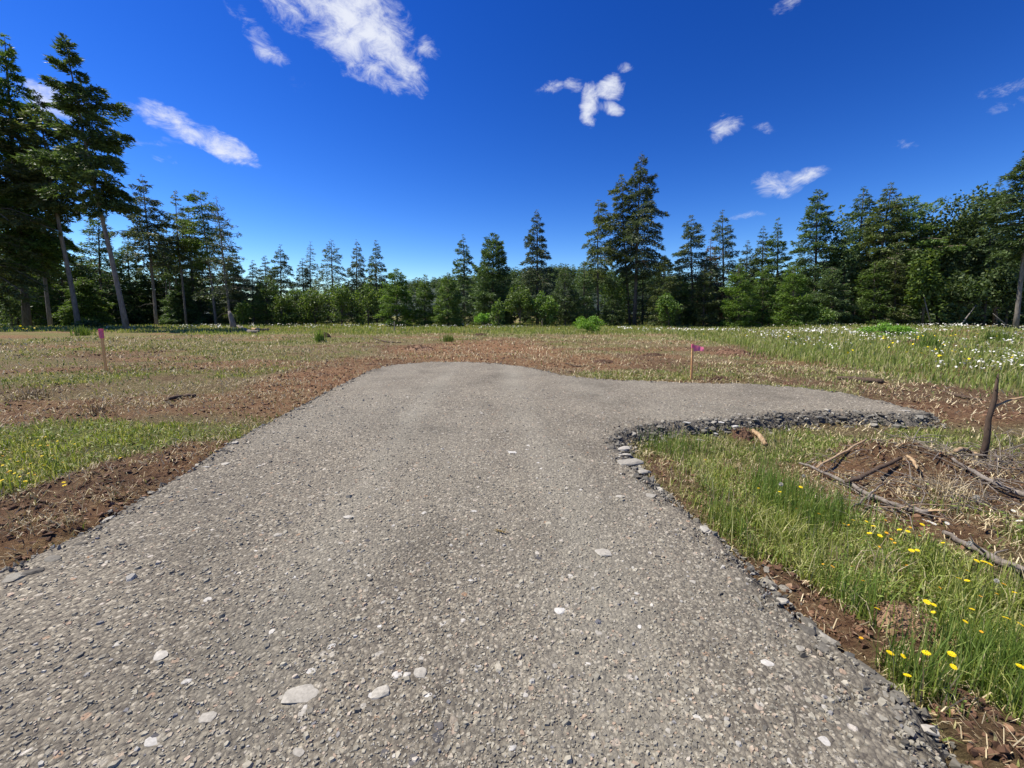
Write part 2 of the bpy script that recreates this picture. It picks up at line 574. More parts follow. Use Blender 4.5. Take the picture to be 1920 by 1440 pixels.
def sdist(x, y):
    """signed distance to the drive outline, positive inside"""
    x, y = np.asarray(x, float), np.asarray(y, float)
    d = np.full(x.shape, 1e9)
    ins = np.zeros(x.shape, bool)
    n = len(poly)
    for i in range(n):
        ax, ay = poly[i]
        bx, by = poly[(i + 1) % n]
        ex, ey = bx - ax, by - ay
        t = np.clip(((x - ax) * ex + (y - ay) * ey) / (ex * ex + ey * ey + 1e-12), 0, 1)
        d = np.minimum(d, (x - ax - t * ex) ** 2 + (y - ay - t * ey) ** 2)
        cond = ((ay > y) != (by > y)) & (x < (bx - ax) * (y - ay) / (by - ay + 1e-12) + ax)
        ins ^= cond
    d = np.sqrt(d)
    return np.where(ins, d, -d)


def sd_fast(x, y):
    x, y = np.asarray(x, float), np.asarray(y, float)
    out = np.full(x.shape, -5.0)
    lo, hi = poly.min(0) - 3, poly.max(0) + 3
    m = (x > lo[0]) & (x < hi[0]) & (y > lo[1]) & (y < hi[1])
    if m.any():
        out[m] = sdist(x[m], y[m])
    return out


def blobs(lst):
    res = []
    for (px, py, rx, ry, s) in lst:
        c = on_plane(px, py)
        ex = abs(on_plane(px + rx, py)[0] - c[0])
        ey = (on_plane(px, py - ry)[1] - on_plane(px, py + ry)[1]) / 2
        res.append((c[0], c[1], ex, ey, s))
    return res


def eval_blobs(bl, x, y):
    t = np.zeros(np.shape(x))
    for cx, cy, rx, ry, s in bl:
        d = ((x - cx) / rx) ** 2 + ((y - cy) / ry) ** 2
        t = np.maximum(t, s * sstep(1.5, .45, d)) if s > 0 else t
    return t


GREENB = blobs([(60, 880, 110, 80, 1.0), (90, 820, 140, 34, .95), (250, 822, 200, 30, .9), (380, 815, 70, 20, .8), (200, 700, 110, 18, .75), (480, 695, 60, 12, .6),
                (1200, 703, 110, 12, .9), (1330, 700, 50, 14, .6), (1480, 690, 150, 14, .5), (1560, 655, 130, 14, .8), (1750, 665, 160, 30, .95),
                (1880, 700, 80, 30, .95), (1450, 640, 120, 7, .6), (1300, 640, 90, 8, .55), (600, 640, 80, 8, .6), (860, 640, 60, 6, .45), (60, 640, 130, 9, .6), (120, 660, 110, 8, .35),
                (300, 650, 140, 8, .45), (440, 660, 80, 6, .4), (1180, 655, 60, 8, .4),
                (1500, 830, 260, 30, .85), (1320, 850, 90, 40, .75), (1400, 930, 110, 80, .95), (1500, 1000, 150, 90, .9), (1650, 1040, 140, 60, 1.0),
                (1760, 1130, 200, 100, 1.0), (1880, 1250, 130, 160, 1.0), (1660, 1150, 90, 60, .9), (1720, 1300, 40, 60, .7), (1900, 1000, 60, 60, .8),
                (1780, 960, 60, 24, .5), (1780, 815, 120, 18, .7)])
DIRTB = blobs([(50, 980, 180, 70, 1.0), (250, 900, 130, 60, .95), (380, 850, 80, 26, .9), (430, 760, 130, 20, .6), (560, 745, 90, 32, .8), (620, 710, 120, 26, 1.0),
               (470, 683, 180, 6, .8), (690, 680, 90, 16, .9), (900, 655, 160, 18, .95), (1060, 675, 120, 14, .8), (300, 672, 120, 5, .7),
               (60, 725, 120, 10, .5), (1500, 715, 90, 9, .7), (1750, 735, 150, 20, .8), (1800, 775, 130, 22, 1.0), (1380, 660, 70, 10, .9),
               (1230, 668, 60, 8, .7), (1700, 870, 120, 40, 1.0), (1850, 880, 90, 30, .8), (1730, 935, 80, 30, .8), (1700, 1190, 60, 45, 1.0), (1460, 1110, 60, 60, .8), (1260, 880, 40, 40, .7),
               (1860, 1380, 90, 90, .8), (1560, 1170, 60, 50, .8), (1395, 812, 26, 9, 1.0), (780, 655, 70, 8, .9), (500, 618, 30, 4, .8), (1800, 985, 80, 24, .8), (1700, 1240, 50, 30, .6)])
REDB = blobs([(620, 710, 130, 30, 1.0), (470, 683, 180, 8, .8), (900, 655, 170, 18, 1.0), (60, 1050, 120, 50, .7), (380, 860, 110, 30, .6), (1800, 780, 150, 25, .6),
              (1060, 675, 130, 15, .9), (560, 750, 100, 34, .9), (1395, 812, 26, 9, 1.0), (300, 672, 120, 5, .8), (1560, 1170, 60, 50, .6)])
STRAWB = blobs([(540, 722, 40, 6, 1.0), (470, 720, 40, 6, .8), (1345, 678, 40, 5, 1.0), (340, 730, 40, 6, .7), (600, 685, 60, 5, .6), (45, 738, 40, 12, .8), (300, 762, 60, 5, .8),
                (200, 940, 60, 15, .6), (1230, 640, 60, 4, .5), (1760, 930, 60, 22, 1.0), (1640, 700, 60, 5, .7), (60, 632, 60, 3, .9),
                (100, 1000, 60, 20, .5), (1560, 690, 80, 6, .5), (700, 672, 70, 4, .7), (1290, 625, 50, 3, .8), (870, 668, 90, 4, .6), (230, 750, 60, 6, .5), (1130, 665, 60, 5, .5)])


def tallgrass(x, y):
    """height factor of the uncut grass: beyond the cleared pad and on its right"""
    edge = 32 + 3.0 * (fbm(x, y, .12, 3, 3) - .5) * 2 + np.where(x < -14, (-(x + 14)) * .12, 0)
    a = sstep(edge - 1.2, edge + 1.2, y)
    # right-hand side: the boundary runs towards the camera
    bx = 9.8 + 1.4 * (fbm(x, y, .3, 3, 9) - .5) * 2
    rline = bx + np.clip((14 - y), -30, 0) * -.10
    b = sstep(rline, rline + 1.3, x) * sstep(7.0, 8.6, y)
    return np.maximum(a, b)


def drive_top(x, y):
    return DT + .012 * (fbm(x, y, 1.2, 3, 21) - .5) * 2 + .006 * (fbm(x, y, 7, 2, 22) - .5) * 2


MOUND = on_plane(1690, 868)


def ground_h(x, y):
    x, y = np.asarray(x, float), np.asarray(y, float)
    r = np.sqrt(x * x + y * y)
    sd = sd_fast(x, y)
    h = .10 * (fbm(x, y, .35, 3, 1) - .5) * 2 * sstep(0, 1.5, -sd) * sstep(2, 14, r)
    h = h + .35 * (fbm(x, y, .05, 3, 2) - .5) * 2 * sstep(20, 60, r)
    h = h + .028 * (fbm(x, y, 5, 4, 4, .6) - .5) * 2 * sstep(.0, .4, -sd) * sstep(40, 12, r)
    h = h + .05 * (fbm(x, y, 1.6, 3, 6) - .5) * 2 * sstep(.2, 1.2, -sd) * sstep(3, 9, r) * sstep(60, 30, r)
    dirt = eval_blobs(DIRTB, x, y)
    h = h + dirt * sstep(.02, .3, -sd) * (.05 + .11 * np.maximum(fbm(x, y, 4.5, 3, 8) - .5, -.12)) * sstep(14, 7, r)
    # the verge drops a little below the inside of the fork
    h = h - .075 * np.exp(-(((x - 3.6) / 3.2) ** 4 + ((y - 5.2) / 1.5) ** 4)) * sstep(0, .3, -sd)
    # spoil mound by the broken sapling
    dx, dy = (x - MOUND[0]) / .62, (y - MOUND[1]) / .42
    h = h + .20 * np.exp(-(dx * dx + dy * dy)) * (0.5 + 1.0 * fbm(x, y, 6, 4, 12, .6))
    # distant gentle rise
    h = h + 1.2 * sstep(120, 400, r)
    return np.where(sd > -.02, np.minimum(h, .03) - .05 * sstep(-.02, .2, sd), h)


def build_ground():
    n = 460
    A, C = 3.2, (0.8, 3.6)
    L = 1900.0
    k = math.asinh(L / A)
    t = np.linspace(-1, 1, n)
    gx = A * np.sinh(k * t)
    X, Y = np.meshgrid(gx + C[0], gx + C[1])
    x, y = X.ravel(), Y.ravel()
    z = ground_h(x, y)
    idx = np.arange(n * n).reshape(n, n)
    f = np.stack([idx[:-1, :-1], idx[:-1, 1:], idx[1:, 1:], idx[1:, :-1]], -1).reshape(-1, 4)
    g = np.maximum(eval_blobs(GREENB, x, y), tallgrass(x, y) * .9)
    g = g * (1 - .6 * eval_blobs(DIRTB, x, y))
    r = np.sqrt(x * x + y * y)
    g = np.maximum(g, (.10 + .42 * sstep(.42, .64, fbm(x, y, .33, 3, 31)) + .25 * sstep(18, 34, y)) * (1 - .95 * np.minimum(1, eval_blobs(DIRTB, x, y) * 1.3)))
    d = np.maximum(eval_blobs(DIRTB, x, y), .85 * sstep(.47, .62, fbm(x * .6, y * 1.5, .4, 4, 41)))
    me = mesh_np('ground', np.stack([x, y, z], -1), [f], [ground_mat()], {'green': g, 'dirt': d, 'red': np.maximum(eval_blobs(REDB, x, y), .7 * sstep(.42, .62, fbm(x, y, .3, 3, 43)))}, smooth=True)
    o = put('ground', me)
    tag(o, 'cleared field of bare brown soil, straw and patchy grass around the gravel drive', kind='structure')
    return o


GROUND = build_ground()


def tracks(x, y):
    """two dusty wheel tracks worn along the drive"""
    xc = np.interp(y, [-4, 1.5, 4, 7, 13], [-.2, -.25, -.45, -.75, -1.0])
    w = .25 * (fbm(x, y, .35, 2, 71) - .5)
    a = np.exp(-((np.abs(x - xc + w) - .82) / .26) ** 2)
    return a * (.35 + .65 * sstep(.3, .7, fbm(x * 2.2, y * .5, .9, 4, 72))) + .45 * sstep(.52, .75, fbm(x * 1.7, y * .45, .8, 4, 73))


def build_drive():
    lo, hi = poly.min(0) - .6, poly.max(0) + .6
    lo[1] = max(lo[1], -4)
    step = .042
    xs, ys = np.arange(lo[0], hi[0], step), np.arange(lo[1], hi[1], step)
    X, Y = np.meshgrid(xs, ys)
    x, y = X.ravel(), Y.ravel()
    sd = sdist(x, y)
    sdn = sd + .05 * (fbm(x, y, 5, 3, 51) - .5) * 2 + .022 * (fbm(x, y, 19, 2, 52) - .5) * 2
    gh = ground_h(x, y)
    # profile of the shoulder: crumbly slope from the deck to the soil
    fork = sstep(.9, 1.8, x) * sstep(3.6, 4.6, y) * sstep(7.6, 6.6, y)
    pr = sstep(-.17 - .13 * fork, .03, sdn)
    z = (gh - .07) * (1 - pr) + drive_top(x, y) * pr
    rough = sstep(.35, .0, sdn)
    z = z + rough * .035 * (fbm(x, y, 13, 3, 53, .6) - .5) * 2 + .004 * (hsh(np.round(x / step), np.round(y / step), 5) - .5)
    idx = np.arange(len(x)).reshape(X.shape)
    keep = (sdn > -.40).reshape(X.shape)
    kq = keep[:-1, :-1] | keep[:-1, 1:] | keep[1:, 1:] | keep[1:, :-1]
    f = np.stack([idx[:-1, :-1], idx[:-1, 1:], idx[1:, 1:], idx[1:, :-1]], -1)[kq]
    used = np.unique(f)
    remap = np.zeros(len(x), int)
    remap[used] = np.arange(len(used))
    me = mesh_np('driveway', np.stack([x, y, z], -1)[used], [remap[f]], [drive_mat()], {'edge': np.maximum(sstep(.12, -.1, sdn), fork * sstep(.04, -.03, sdn))[used], 'track': tracks(x, y)[used]}, smooth=True)
    o = put('driveway', me)
    tag(o, 'grey gravel and asphalt millings drive forking to the right', kind='structure')
    return o


DRIVE = build_drive()


# ------------------------------------------------------------------ stones
def hull_stone(n=12, flat=.55):
    bm = bmesh.new()
    for i in range(n):
        v = Vector((random.gauss(0, 1), random.gauss(0, 1), random.gauss(0, 1))).normalized() * random.uniform(.78, 1.05)
        bm.verts.new((v.x, v.y * random.uniform(.8, 1), v.z * flat))
    r = bmesh.ops.convex_hull(bm, input=bm.verts)
    dead = [g for g in r['geom_interior'] if isinstance(g, bmesh.types.BMVert)]
    bmesh.ops.delete(bm, geom=dead, context='VERTS')
    bmesh.ops.recalc_face_normals(bm, faces=bm.faces)
    bm.verts.ensure_lookup_table()
    V = np.array([v.co[:] for v in bm.verts])
    for i, v in enumerate(bm.verts):
        v.index = i
    Fc = np.array([[v.index for v in f.verts] for f in bm.faces])
    bm.free()
    return V, Fc


HULLS = [hull_stone(random.choice((11, 13, 15)), random.choice((.45, .6, .75))) for _ in range(14)]


CRUMBS = [hull_stone(8, random.choice((.6, .75, .9))) for _ in range(12)]


def scatter_hulls(P, S, seed=0, flat=1.0, HULLS=CRUMBS):
    """merge many small stones; P (n,3), S (n,)"""
    r = np.random.RandomState(seed)
    vs_, fs_, off = [], [], 0
    which = r.randint(0, len(HULLS), len(P))
    for k, (V, Fc) in enumerate(HULLS):
        m = which == k
        if not m.any():
            continue
        p, s = P[m], S[m]
        n = len(p)
        a = r.uniform(0, 6.283, n)
        ca, sa = np.cos(a), np.sin(a)
        vx = V[None, :, 0] * s[:, None] * r.uniform(.8, 1.3, n)[:, None]
        vy = V[None, :, 1] * s[:, None]
        vz = V[None, :, 2] * s[:, None] * flat
        tx, ty = r.normal(0, .2, n)[:, None], r.normal(0, .2, n)[:, None]
        vz = vz + vx * tx + vy * ty
        X = vx * ca[:, None] - vy * sa[:, None] + p[:, 0:1]
        Y = vx * sa[:, None] + vy * ca[:, None] + p[:, 1:2]
        Z = vz + p[:, 2:3]
        vs_.append(np.stack([X, Y, Z], -1).reshape(-1, 3))
        fs_.append((Fc[None] + (np.arange(n) * len(V))[:, None, None] + off).reshape(-1, 3))
        off += n * len(V)
    return np.concatenate(vs_), [np.concatenate(fs_)]


def log_polar(n, r0, r1, a0=-66, a1=66, seed=1):
    r = np.random.RandomState(seed)
    rr = r0 * (r1 / r0) ** r.rand(n)
    aa = np.radians(r.uniform(a0, a1, n))
    return rr * np.sin(aa), rr * np.cos(aa)


NAMED = [(570, 1303, 34, 'p', .35, 1.5), (712, 1300, 21, 'p', .4, 1.1), (1131, 1037, 18, 'p', .3, 1.1), (655, 972, 11, 'p', .4, 1.4), (520, 1003, 9, 'p', .4, 1.2),
         (890, 958, 8, 'w', .3, 1.2), (585, 1261, 10, 'w', .4, 1.2), (350, 1280, 10, 'w', .3, 1.2), (390, 1345, 17, 'p', .3, 1.3), (285, 1393, 15, 'w', .25, 1.3),
         (1047, 1143, 13, 'w', .25, 1.2), (883, 1087, 6, 'w', .5, 1.0), (622, 1214, 8, 'w', .4, 1.2), (960, 848, 9, 'w', .2, 1.6), (788, 1262, 15, 'p', .5, 1.2),
         (745, 1268, 11, 'p', .3, 1.0), (762, 1266, 9, 'p', .4, 1.0), (682, 1325, 8, 'p', .4, 1.0), (1215, 930, 14, 'p', .3, 1.7), (1180, 868, 24, 'p', .4, 1.9),
         (1170, 840, 12, 'p', .5, 1.6), (1175, 852, 9, 'p', .5, 1.4), (1207, 884, 14, 'p', .5, 1.5), (1288, 793, 8, 'w', .5, 1.3), (1353, 792, 6, 'w', .6, 1.2), (1378, 799, 7, 'w', .4, 1.4),
         (1695, 770, 10, 'p', .3, 1.6), (1440, 1245, 12, 'p', .3, 1.2), (1500, 1215, 9, 'p', .3, 1.0), (300, 1232, 16, 'p', .25, 1.4), (712, 1228, 10, 'p', .2, 1.5),
         (790, 1235, 7, 'p', .3, 1.0), (560, 1410, 12, 'p', .3, 1.8), (985, 1302, 7, 'p', .4, 1.0), (960, 1400, 9, 'w', .4, 1.2), (1160, 930, 10, 'p', .2, 2.0),
         (735, 1255, 6, 'd', .3, 1.3), (820, 1362, 13, 'd', .15, 1.2), (822, 1380, 14, 'd', .15, 1.0), (775, 1425, 15, 'd', .2, 1.0), (720, 1410, 10, 'd', .2, 1.0), (1010, 1045, 8, 'd', .2, 1.5),
         (420, 870, 10, 'p', .4, 1.4), (385, 875, 9, 'w', .4, 1.4), (440, 830, 7, 'p', .5, 1.3), (640, 1020, 6, 'p', .4, 1.2), (690, 1015, 7, 'd', .4, 1.5), (545, 980, 8, 'd', .3, 1.6),
         (20, 1085, 22, 'r', .6, 1.6), (60, 1075, 18, 'r', .6, 1.4), (100, 1050, 16, 'r', .5, 1.4), (150, 1020, 12, 'r', .5, 1.5), (290, 1380, 8, 'd', .3, 1.2), (1550, 1390, 14, 'p', .25, 1.1)]


def build_gravel():
    x, y = log_polar(105000, .75, 8.0, -75, 75, 11)
    y = y - .15
    sd = sd_fast(x, y)
    m = sd > .0
    for (px, py, rpx, c, h, asp) in NAMED:
        p = on_plane(px, py, DT)
        rr = rpx / F * (p[1] + .3) * .95
        m &= ~((np.abs(x - p[0]) < rr) & (np.abs(y - p[1]) < rr * .8)) if rpx >= 12 and c != 'd' else True
    x, y = x[m], y[m]
    r = np.sqrt(x * x + y * y)
    n = min(len(x), 56000)
    x, y, r = x[:n], y[:n], r[:n]
    z = drive_top(x, y)
    s = np.random.RandomState(5).lognormal(math.log(.0054), .40, n) * (1 + .12 * r)
    q = np.random.RandomState(6)
    K = 5
    ang = (np.arange(K) / K * 6.283)[None] + q.uniform(-.35, .35, (n, K)) + q.uniform(0, 6.28, n)[:, None]
    ro = s[:, None] * q.uniform(.75, 1.2, (n, K))
    el = q.uniform(.6, 1.0, n)[:, None]
    a0 = q.uniform(0, 3.14, n)[:, None]

    def ring(rad, zz):
        u, v = np.cos(ang) * rad, np.sin(ang) * rad * el
        X = u * np.cos(a0) - v * np.sin(a0)
        Y = u * np.sin(a0) + v * np.cos(a0)
        return np.stack([X + x[:, None], Y + y[:, None], zz], -1)
    h = s * q.uniform(.1, .5, n)
    tilt = q.normal(0, .2, (n, 2))
    outer = ring(ro, (z - .004)[:, None] + np.zeros((n, K)))
    ri = ro * q.uniform(.5, .8, (n, K))
    inner = ring(ri, np.zeros((n, K)))
    inner[..., 2] = z[:, None] + .001 + h[:, None] + (inner[..., 0] - x[:, None]) * tilt[:, :1] + (inner[..., 1] - y[:, None]) * tilt[:, 1:]
    V = np.concatenate([outer, inner], 1).reshape(-1, 3)
    b = (np.arange(n) * 2 * K)[:, None]
    quads = np.concatenate([np.stack([b[:, 0] + i, b[:, 0] + (i + 1) % K, b[:, 0] + K + (i + 1) % K, b[:, 0] + K + i], -1) for i in range(K)])
    caps = b + K + np.arange(K)[None]
    me = mesh_np('gravel', V, [quads, caps], [PEBBLE])
    o = put('gravel', me, DRIVE)
    tag(o, kind='stuff')


build_gravel()


def fork_mask(x, y):
    return sstep(.9, 1.8, x) * sstep(3.6, 4.6, y) * sstep(7.6, 6.6, y)


def build_edge_rubble():
    # crumbled millings along the shoulder
    q = np.random.RandomState(8)
    pts = []
    seg = np.vstack([poly, poly[:1]])
    for i in range(len(poly)):
        a, b = seg[i], seg[i + 1]
        ln = np.linalg.norm(b - a)
        mid = (a + b) / 2
        dcam = max(1.0, np.linalg.norm(mid))
        if mid[1] < -.6:
            continue
        d = 560 / (dcam ** .75)
        if i >= 25 and i <= 36:
            d *= 3.2
        cnt = int(ln * d)
        t = q.rand(cnt)[:, None]
        nn = np.array([-(b - a)[1], (b - a)[0]]) / (ln + 1e-9)
        fk = 25 <= i <= 36
        off = q.normal(.13 if fk else .05, .13 if fk else .12, cnt)[:, None]
        pts.append(a + (b - a) * t + nn * off)
    P = np.concatenate(pts)
    sd = sdist(P[:, 0], P[:, 1])
    fm = fork_mask(P[:, 0], P[:, 1])
    m = (sd > -.2 - .15 * fm) & (sd < .34) & (q.rand(len(sd)) < 1.1 - 2.2 * np.maximum(sd, 0))
    P, sd, fm = P[m], sd[m], fm[m]
    pr = sstep(-.17 - .13 * fm, .02, sd)
    z = ground_h(P[:, 0], P[:, 1]) * (1 - pr) + pr * drive_top(P[:, 0], P[:, 1])
    r = np.hypot(P[:, 0], P[:, 1])
    S = q.lognormal(math.log(.0095), .5, len(P)) * (1 + .05 * r)
    V, Fc = scatter_hulls(np.column_stack([P, z + S * .1]), S, 3)
    me = mesh_np('edge_rubble', V, Fc, [RUBBLE])
    tag(put('edge_rubble', me, DRIVE), kind='stuff')
    return P, z, sd


EP, EZ, ESD = build_edge_rubble()


def stone_meshes(mat, n=6):
    res = []
    for i in range(n):
        V, Fc = HULLS[(i * 2 + 1) % len(HULLS)]
        res.append(mesh_np('stone', V, [Fc], [mat]))
    return res


HULLS = [hull_stone(26, random.choice((.5, .65, .8))) for _ in range(14)]
SM_PALE, SM_DARK, SM_WHITE, SM_RUB = stone_meshes(ROCK_PALE), stone_meshes(ROCK_DARK), stone_meshes(ROCK_WHITE), stone_meshes(RUBBLE)


def stone(p, size, lib, k, h=.5, asp=1.3, rz=None, sink=.25):
    o = put('stone', lib[k % len(lib)], DRIVE, (p[0], p[1], p[2] - size * sink * h))
    o.scale = (size * asp, size, size * h)
    o.rotation_euler = (random.uniform(-.12, .12), random.uniform(-.12, .12), random.uniform(0, 6.28) if rz is None else rz)
    return o


for i, (px, py, rpx, c, h, asp) in enumerate(NAMED):
    p = on_plane(px, py, DT)
    dist = math.sqrt(p[0] ** 2 + p[1] ** 2 + CH ** 2)
    stone((p[0], p[1], float(drive_top(p[0], p[1]))), rpx / F * p[1] * 1.0 / .985 if False else rpx / F * (p[1] * math.cos(PITCH) + (CH - DT) * math.sin(PITCH)) / asp ** .5,
          {'p': SM_PALE, 'w': SM_WHITE, 'd': SM_DARK, 'r': SM_RUB}[c], i, h, asp, rz=random.uniform(-.3, .5), sink=.0)

# bigger lumps broken off along the shoulder
q = np.random.RandomState(14)
near = np.where((np.hypot(EP[:, 0], EP[:, 1]) < 8.5) & (EP[:, 1] > .4) & (ESD < .05))[0]
pick = q.choice(near, 165, replace=False)
for k, i in enumerate(pick):
    r_ = math.hypot(*EP[i])
    lib = SM_RUB if q.rand() < .88 else (SM_PALE if q.rand() < .8 else SM_WHITE)
    stone((EP[i, 0], EP[i, 1], EZ[i]), float(q.uniform(.016, .038) * (1 + .09 * r_)), lib, k, float(q.uniform(.5, .85)), float(q.uniform(1, 1.6)), sink=.1)
xx, yy = log_polar(600, 1.3, 7.5, -50, 50, 19)
mm = sd_fast(xx, yy) > .12
for k, (a, b) in enumerate(list(zip(xx[mm], yy[mm]))[:150]):
    stone((a, b, float(drive_top(a, b))), float(q.uniform(.010, .02) * (1 + .12 * b)), SM_PALE if q.rand() < .8 else SM_WHITE, k, .35, float(q.uniform(1, 1.5)), sink=.4)


# ------------------------------------------------------------------ soil clods
def build_clods():
    x, y = log_polar(110000, 1.2, 28, -68, 68, 23)
    d = np.maximum(eval_blobs(DIRTB, x, y), .55 * sstep(.47, .62, fbm(x * .6, y * 1.5, .4, 4, 41)))
    sd = sd_fast(x, y)
    q = np.random.RandomState(24)
    m = (q.rand(len(x)) < d * .9 + .02) & (sd < -.04)
    x, y = x[m][:30000], y[m][:30000]
    r = np.hypot(x, y)
    S = np.minimum(q.lognormal(math.log(.0085), .6, len(x)), .02) * (1 + .09 * r)
    V, Fc = scatter_hulls(np.column_stack([x, y, ground_h(x, y) + S * .15]), S, 5)
    o = put('soil_clods', mesh_np('soil_clods', V, Fc, [CLOD]))
    tag(o, 'crumbled brown soil clods strewn over the bare patches beside the drive', 'soil', kind='stuff')


build_clods()


# ------------------------------------------------------------------ grass
def blades(P, H, W, seed=0, lean=.35, tip=0.05, flatlie=0.0):
    """two-segment blades: P (n,3)"""
    q = np.random.RandomState(seed)
    n = len(P)
    a = q.uniform(0, 6.283, n)
    la = q.uniform(0, 6.283, n)
    ln = np.abs(q.normal(0, lean, n)) + flatlie
    side = np.stack([np.cos(a), np.sin(a), np.zeros(n)], -1) * W[:, None] * .5
    ld = np.stack([np.cos(la), np.sin(la), np.zeros(n)], -1)
    up = np.array([0, 0, 1.0])
    c1 = np.cos(np.clip(ln * .5, 0, 1.5))[:, None]
    s1 = np.sin(np.clip(ln * .5, 0, 1.5))[:, None]
    mid = P + (up * c1 + ld * s1) * (H * .55)[:, None]
    c2 = np.cos(np.clip(ln * 1.5, 0, 1.9))[:, None]
    s2 = np.sin(np.clip(ln * 1.5, 0, 1.9))[:, None]
    top = mid + (up * c2 + ld * s2) * (H * .45)[:, None]
    V = np.stack([P - side, P + side, mid + side * .8, mid - side * .8, top], 1).reshape(-1, 3)
    b = (np.arange(n) * 5)[:, None]
    return V, [b + np.array([[0, 1, 2, 3]]), b + np.array([[3, 2, 4]])]


def merge(parts):
    V, quads, tris, off = [], [], [], 0
    for v, fs in parts:
        V.append(v)
        for f in fs:
            (quads if f.shape[1] == 4 else tris).append(f + off)
        off += len(v)
    fl = []
    if quads:
        fl.append(np.concatenate(quads))
    if tris:
        fl.append(np.concatenate(tris))
    return np.concatenate(V), fl


def grow(name, label, mat, x, y, H, W, seed, lean=.35, flatlie=0.0, dz=0.0, parts=None, cat='grass'):
    P = np.column_stack([x, y, ground_h(x, y) - .01 + dz])
    V, Fc = blades(P, H, W, seed, lean, flatlie=flatlie)
    o = put(name, mesh_np(name, V, Fc, [mat]))
    tag(o, label, cat, kind='stuff')
    return o


# near and middle green grass
q = np.random.RandomState(33)
x, y = log_polar(360000, 1.15, 15, -70, 70, 34)
g = eval_blobs(GREENB, x, y) * (1 - .8 * eval_blobs(DIRTB, x, y)) * (1 - tallgrass(x, y))
# tuftiness
tuft = fbm(x, y, 2.3, 3, 61)
g = g * sstep(.36, .62, tuft + .04) * sstep(.2, .55, fbm(x, y, 7, 2, 63) + .05)
m = (q.rand(len(x)) < g * .95) & (sd_fast(x, y) < -.06 - .1 * q.rand(len(x)))
x, y = x[m][:70000], y[m][:70000]
r = np.hypot(x, y)
right = (x > 0.5) & (r < 4.6)
hf = np.where(right, .15, .08) * (.55 + .9 * fbm(x, y, 1.6, 3, 62)) * (.6 + .8 * q.rand(len(x)))
leftmost = (x < -3.4) & (y < 4.6)
hf = np.where(leftmost, hf * 1.5, hf)
Wd = (.0022 + .0010 * r) * (.7 + .7 * q.rand(len(x)))
grow('green_grass', 'patchy green grass growing on both sides of the drive', GRASS, x, y, hf, Wd, 35, .75)

# short worn grass and stubble over the whole cleared field
x, y = log_polar(330000, 2.0, 40, -68, 68, 44)
g = (.12 + .5 * sstep(.42, .66, fbm(x, y, .33, 3, 31))) * (1 - .75 * sstep(.47, .62, fbm(x * .6, y * 1.5, .4, 4, 41))) + .6 * eval_blobs(GREENB, x, y)
g = g * (1 - .88 * eval_blobs(DIRTB, x, y)) * (1 - .9 * tallgrass(x, y)) * sstep(.35, .6, fbm(x, y, 1.9, 3, 66) + .08)
m = (q.rand(len(x)) < g) & (sd_fast(x, y) < -.1)
x, y = x[m][:75000], y[m][:75000]
r = np.hypot(x, y)
grow('field_grass', 'short worn green and tan grass scattered over the cleared field', GRASS_SHORT, x, y,
     (.05 + .0028 * r) * (.5 + q.rand(len(x))), (.004 + .0013 * r) * (.6 + .8 * q.rand(len(x))), 45, .8)

# straw litter lying on the soil
x, y = log_polar(260000, 1.6, 40, -68, 68, 54)
g = .14 + .95 * eval_blobs(STRAWB, x, y) + .40 * sstep(.5, .7, fbm(x, y, .8, 3, 71))
m = (q.rand(len(x)) < g * (1 - .85 * tallgrass(x, y))) & (sd_fast(x, y) < -.08)
x, y = x[m][:66000], y[m][:66000]
r = np.hypot(x, y)
grow('straw_litter', 'pale dry straw and cut grass lying over the bare soil', STRAW, x, y,
     (.055 + .0065 * r) * (.4 + q.rand(len(x))), (.0016 + .0009 * r) * (.6 + .8 * q.rand(len(x))), 55, .25, flatlie=1.25, dz=.018, cat='straw')

# taller green stems and bleached stems on the right verge and by the left flowers
x, y = log_polar(60000, 1.3, 5.2, 12, 70, 64)
g = eval_blobs(GREENB, x, y) * (1 - eval_blobs(DIRTB, x, y)) * sstep(.42, .66, fbm(x, y, 1.7, 2, 81))
m = (q.rand(len(x)) < g) & (sd_fast(x, y) < -.16)
x1, y1 = x[m][:6500], y[m][:6500]
x, y = log_polar(30000, 2.6, 5.2, -70, -40, 65)
m = (q.rand(len(x)) < eval_blobs(blobs([(50, 880, 90, 80, 1.0)]), x, y)) & (sd_fast(x, y) < -.3)
x1, y1 = np.r_[x1, x[m][:3500]], np.r_[y1, y[m][:3500]]
grow('tall_grass', 'taller thin green grass stems standing in the verge', GRASS_DARK, x1, y1, .13 + .24 * q.rand(len(x1)), .0028 + .003 * q.rand(len(x1)), 66, .28)
x, y = log_polar(40000, 1.3, 6, -70, 70, 74)
g = eval_blobs(GREENB, x, y) * sstep(.45, .7, fbm(x, y, 2.7, 2, 91)) + eval_blobs(STRAWB, x, y) * .6
m = (q.rand(len(x)) < g * .7) & (sd_fast(x, y) < -.1)
x, y = x[m][:11000], y[m][:11000]
grow('dry_grass', 'bleached dry grass stems bending among the green verge grass', STRAW, x, y, .10 + .24 * q.rand(len(x)), .003 + .003 * q.rand(len(x)), 75, .75, cat='grass')

# broad-leaved weeds and clover filling the green patches
x, y = log_polar(160000, 1.2, 12, -70, 70, 94)
g = eval_blobs(GREENB, x, y) * (1 - .8 * eval_blobs(DIRTB, x, y)) * sstep(.35, .62, fbm(x, y, 2.0, 3, 95)) * (1 - tallgrass(x, y))
q = np.random.RandomState(96)
m = (q.rand(len(x)) < g) & (sd_fast(x, y) < -.08)
x, y = x[m][:42000], y[m][:42000]
WEED_PTS = (x, y, np.hypot(x, y))

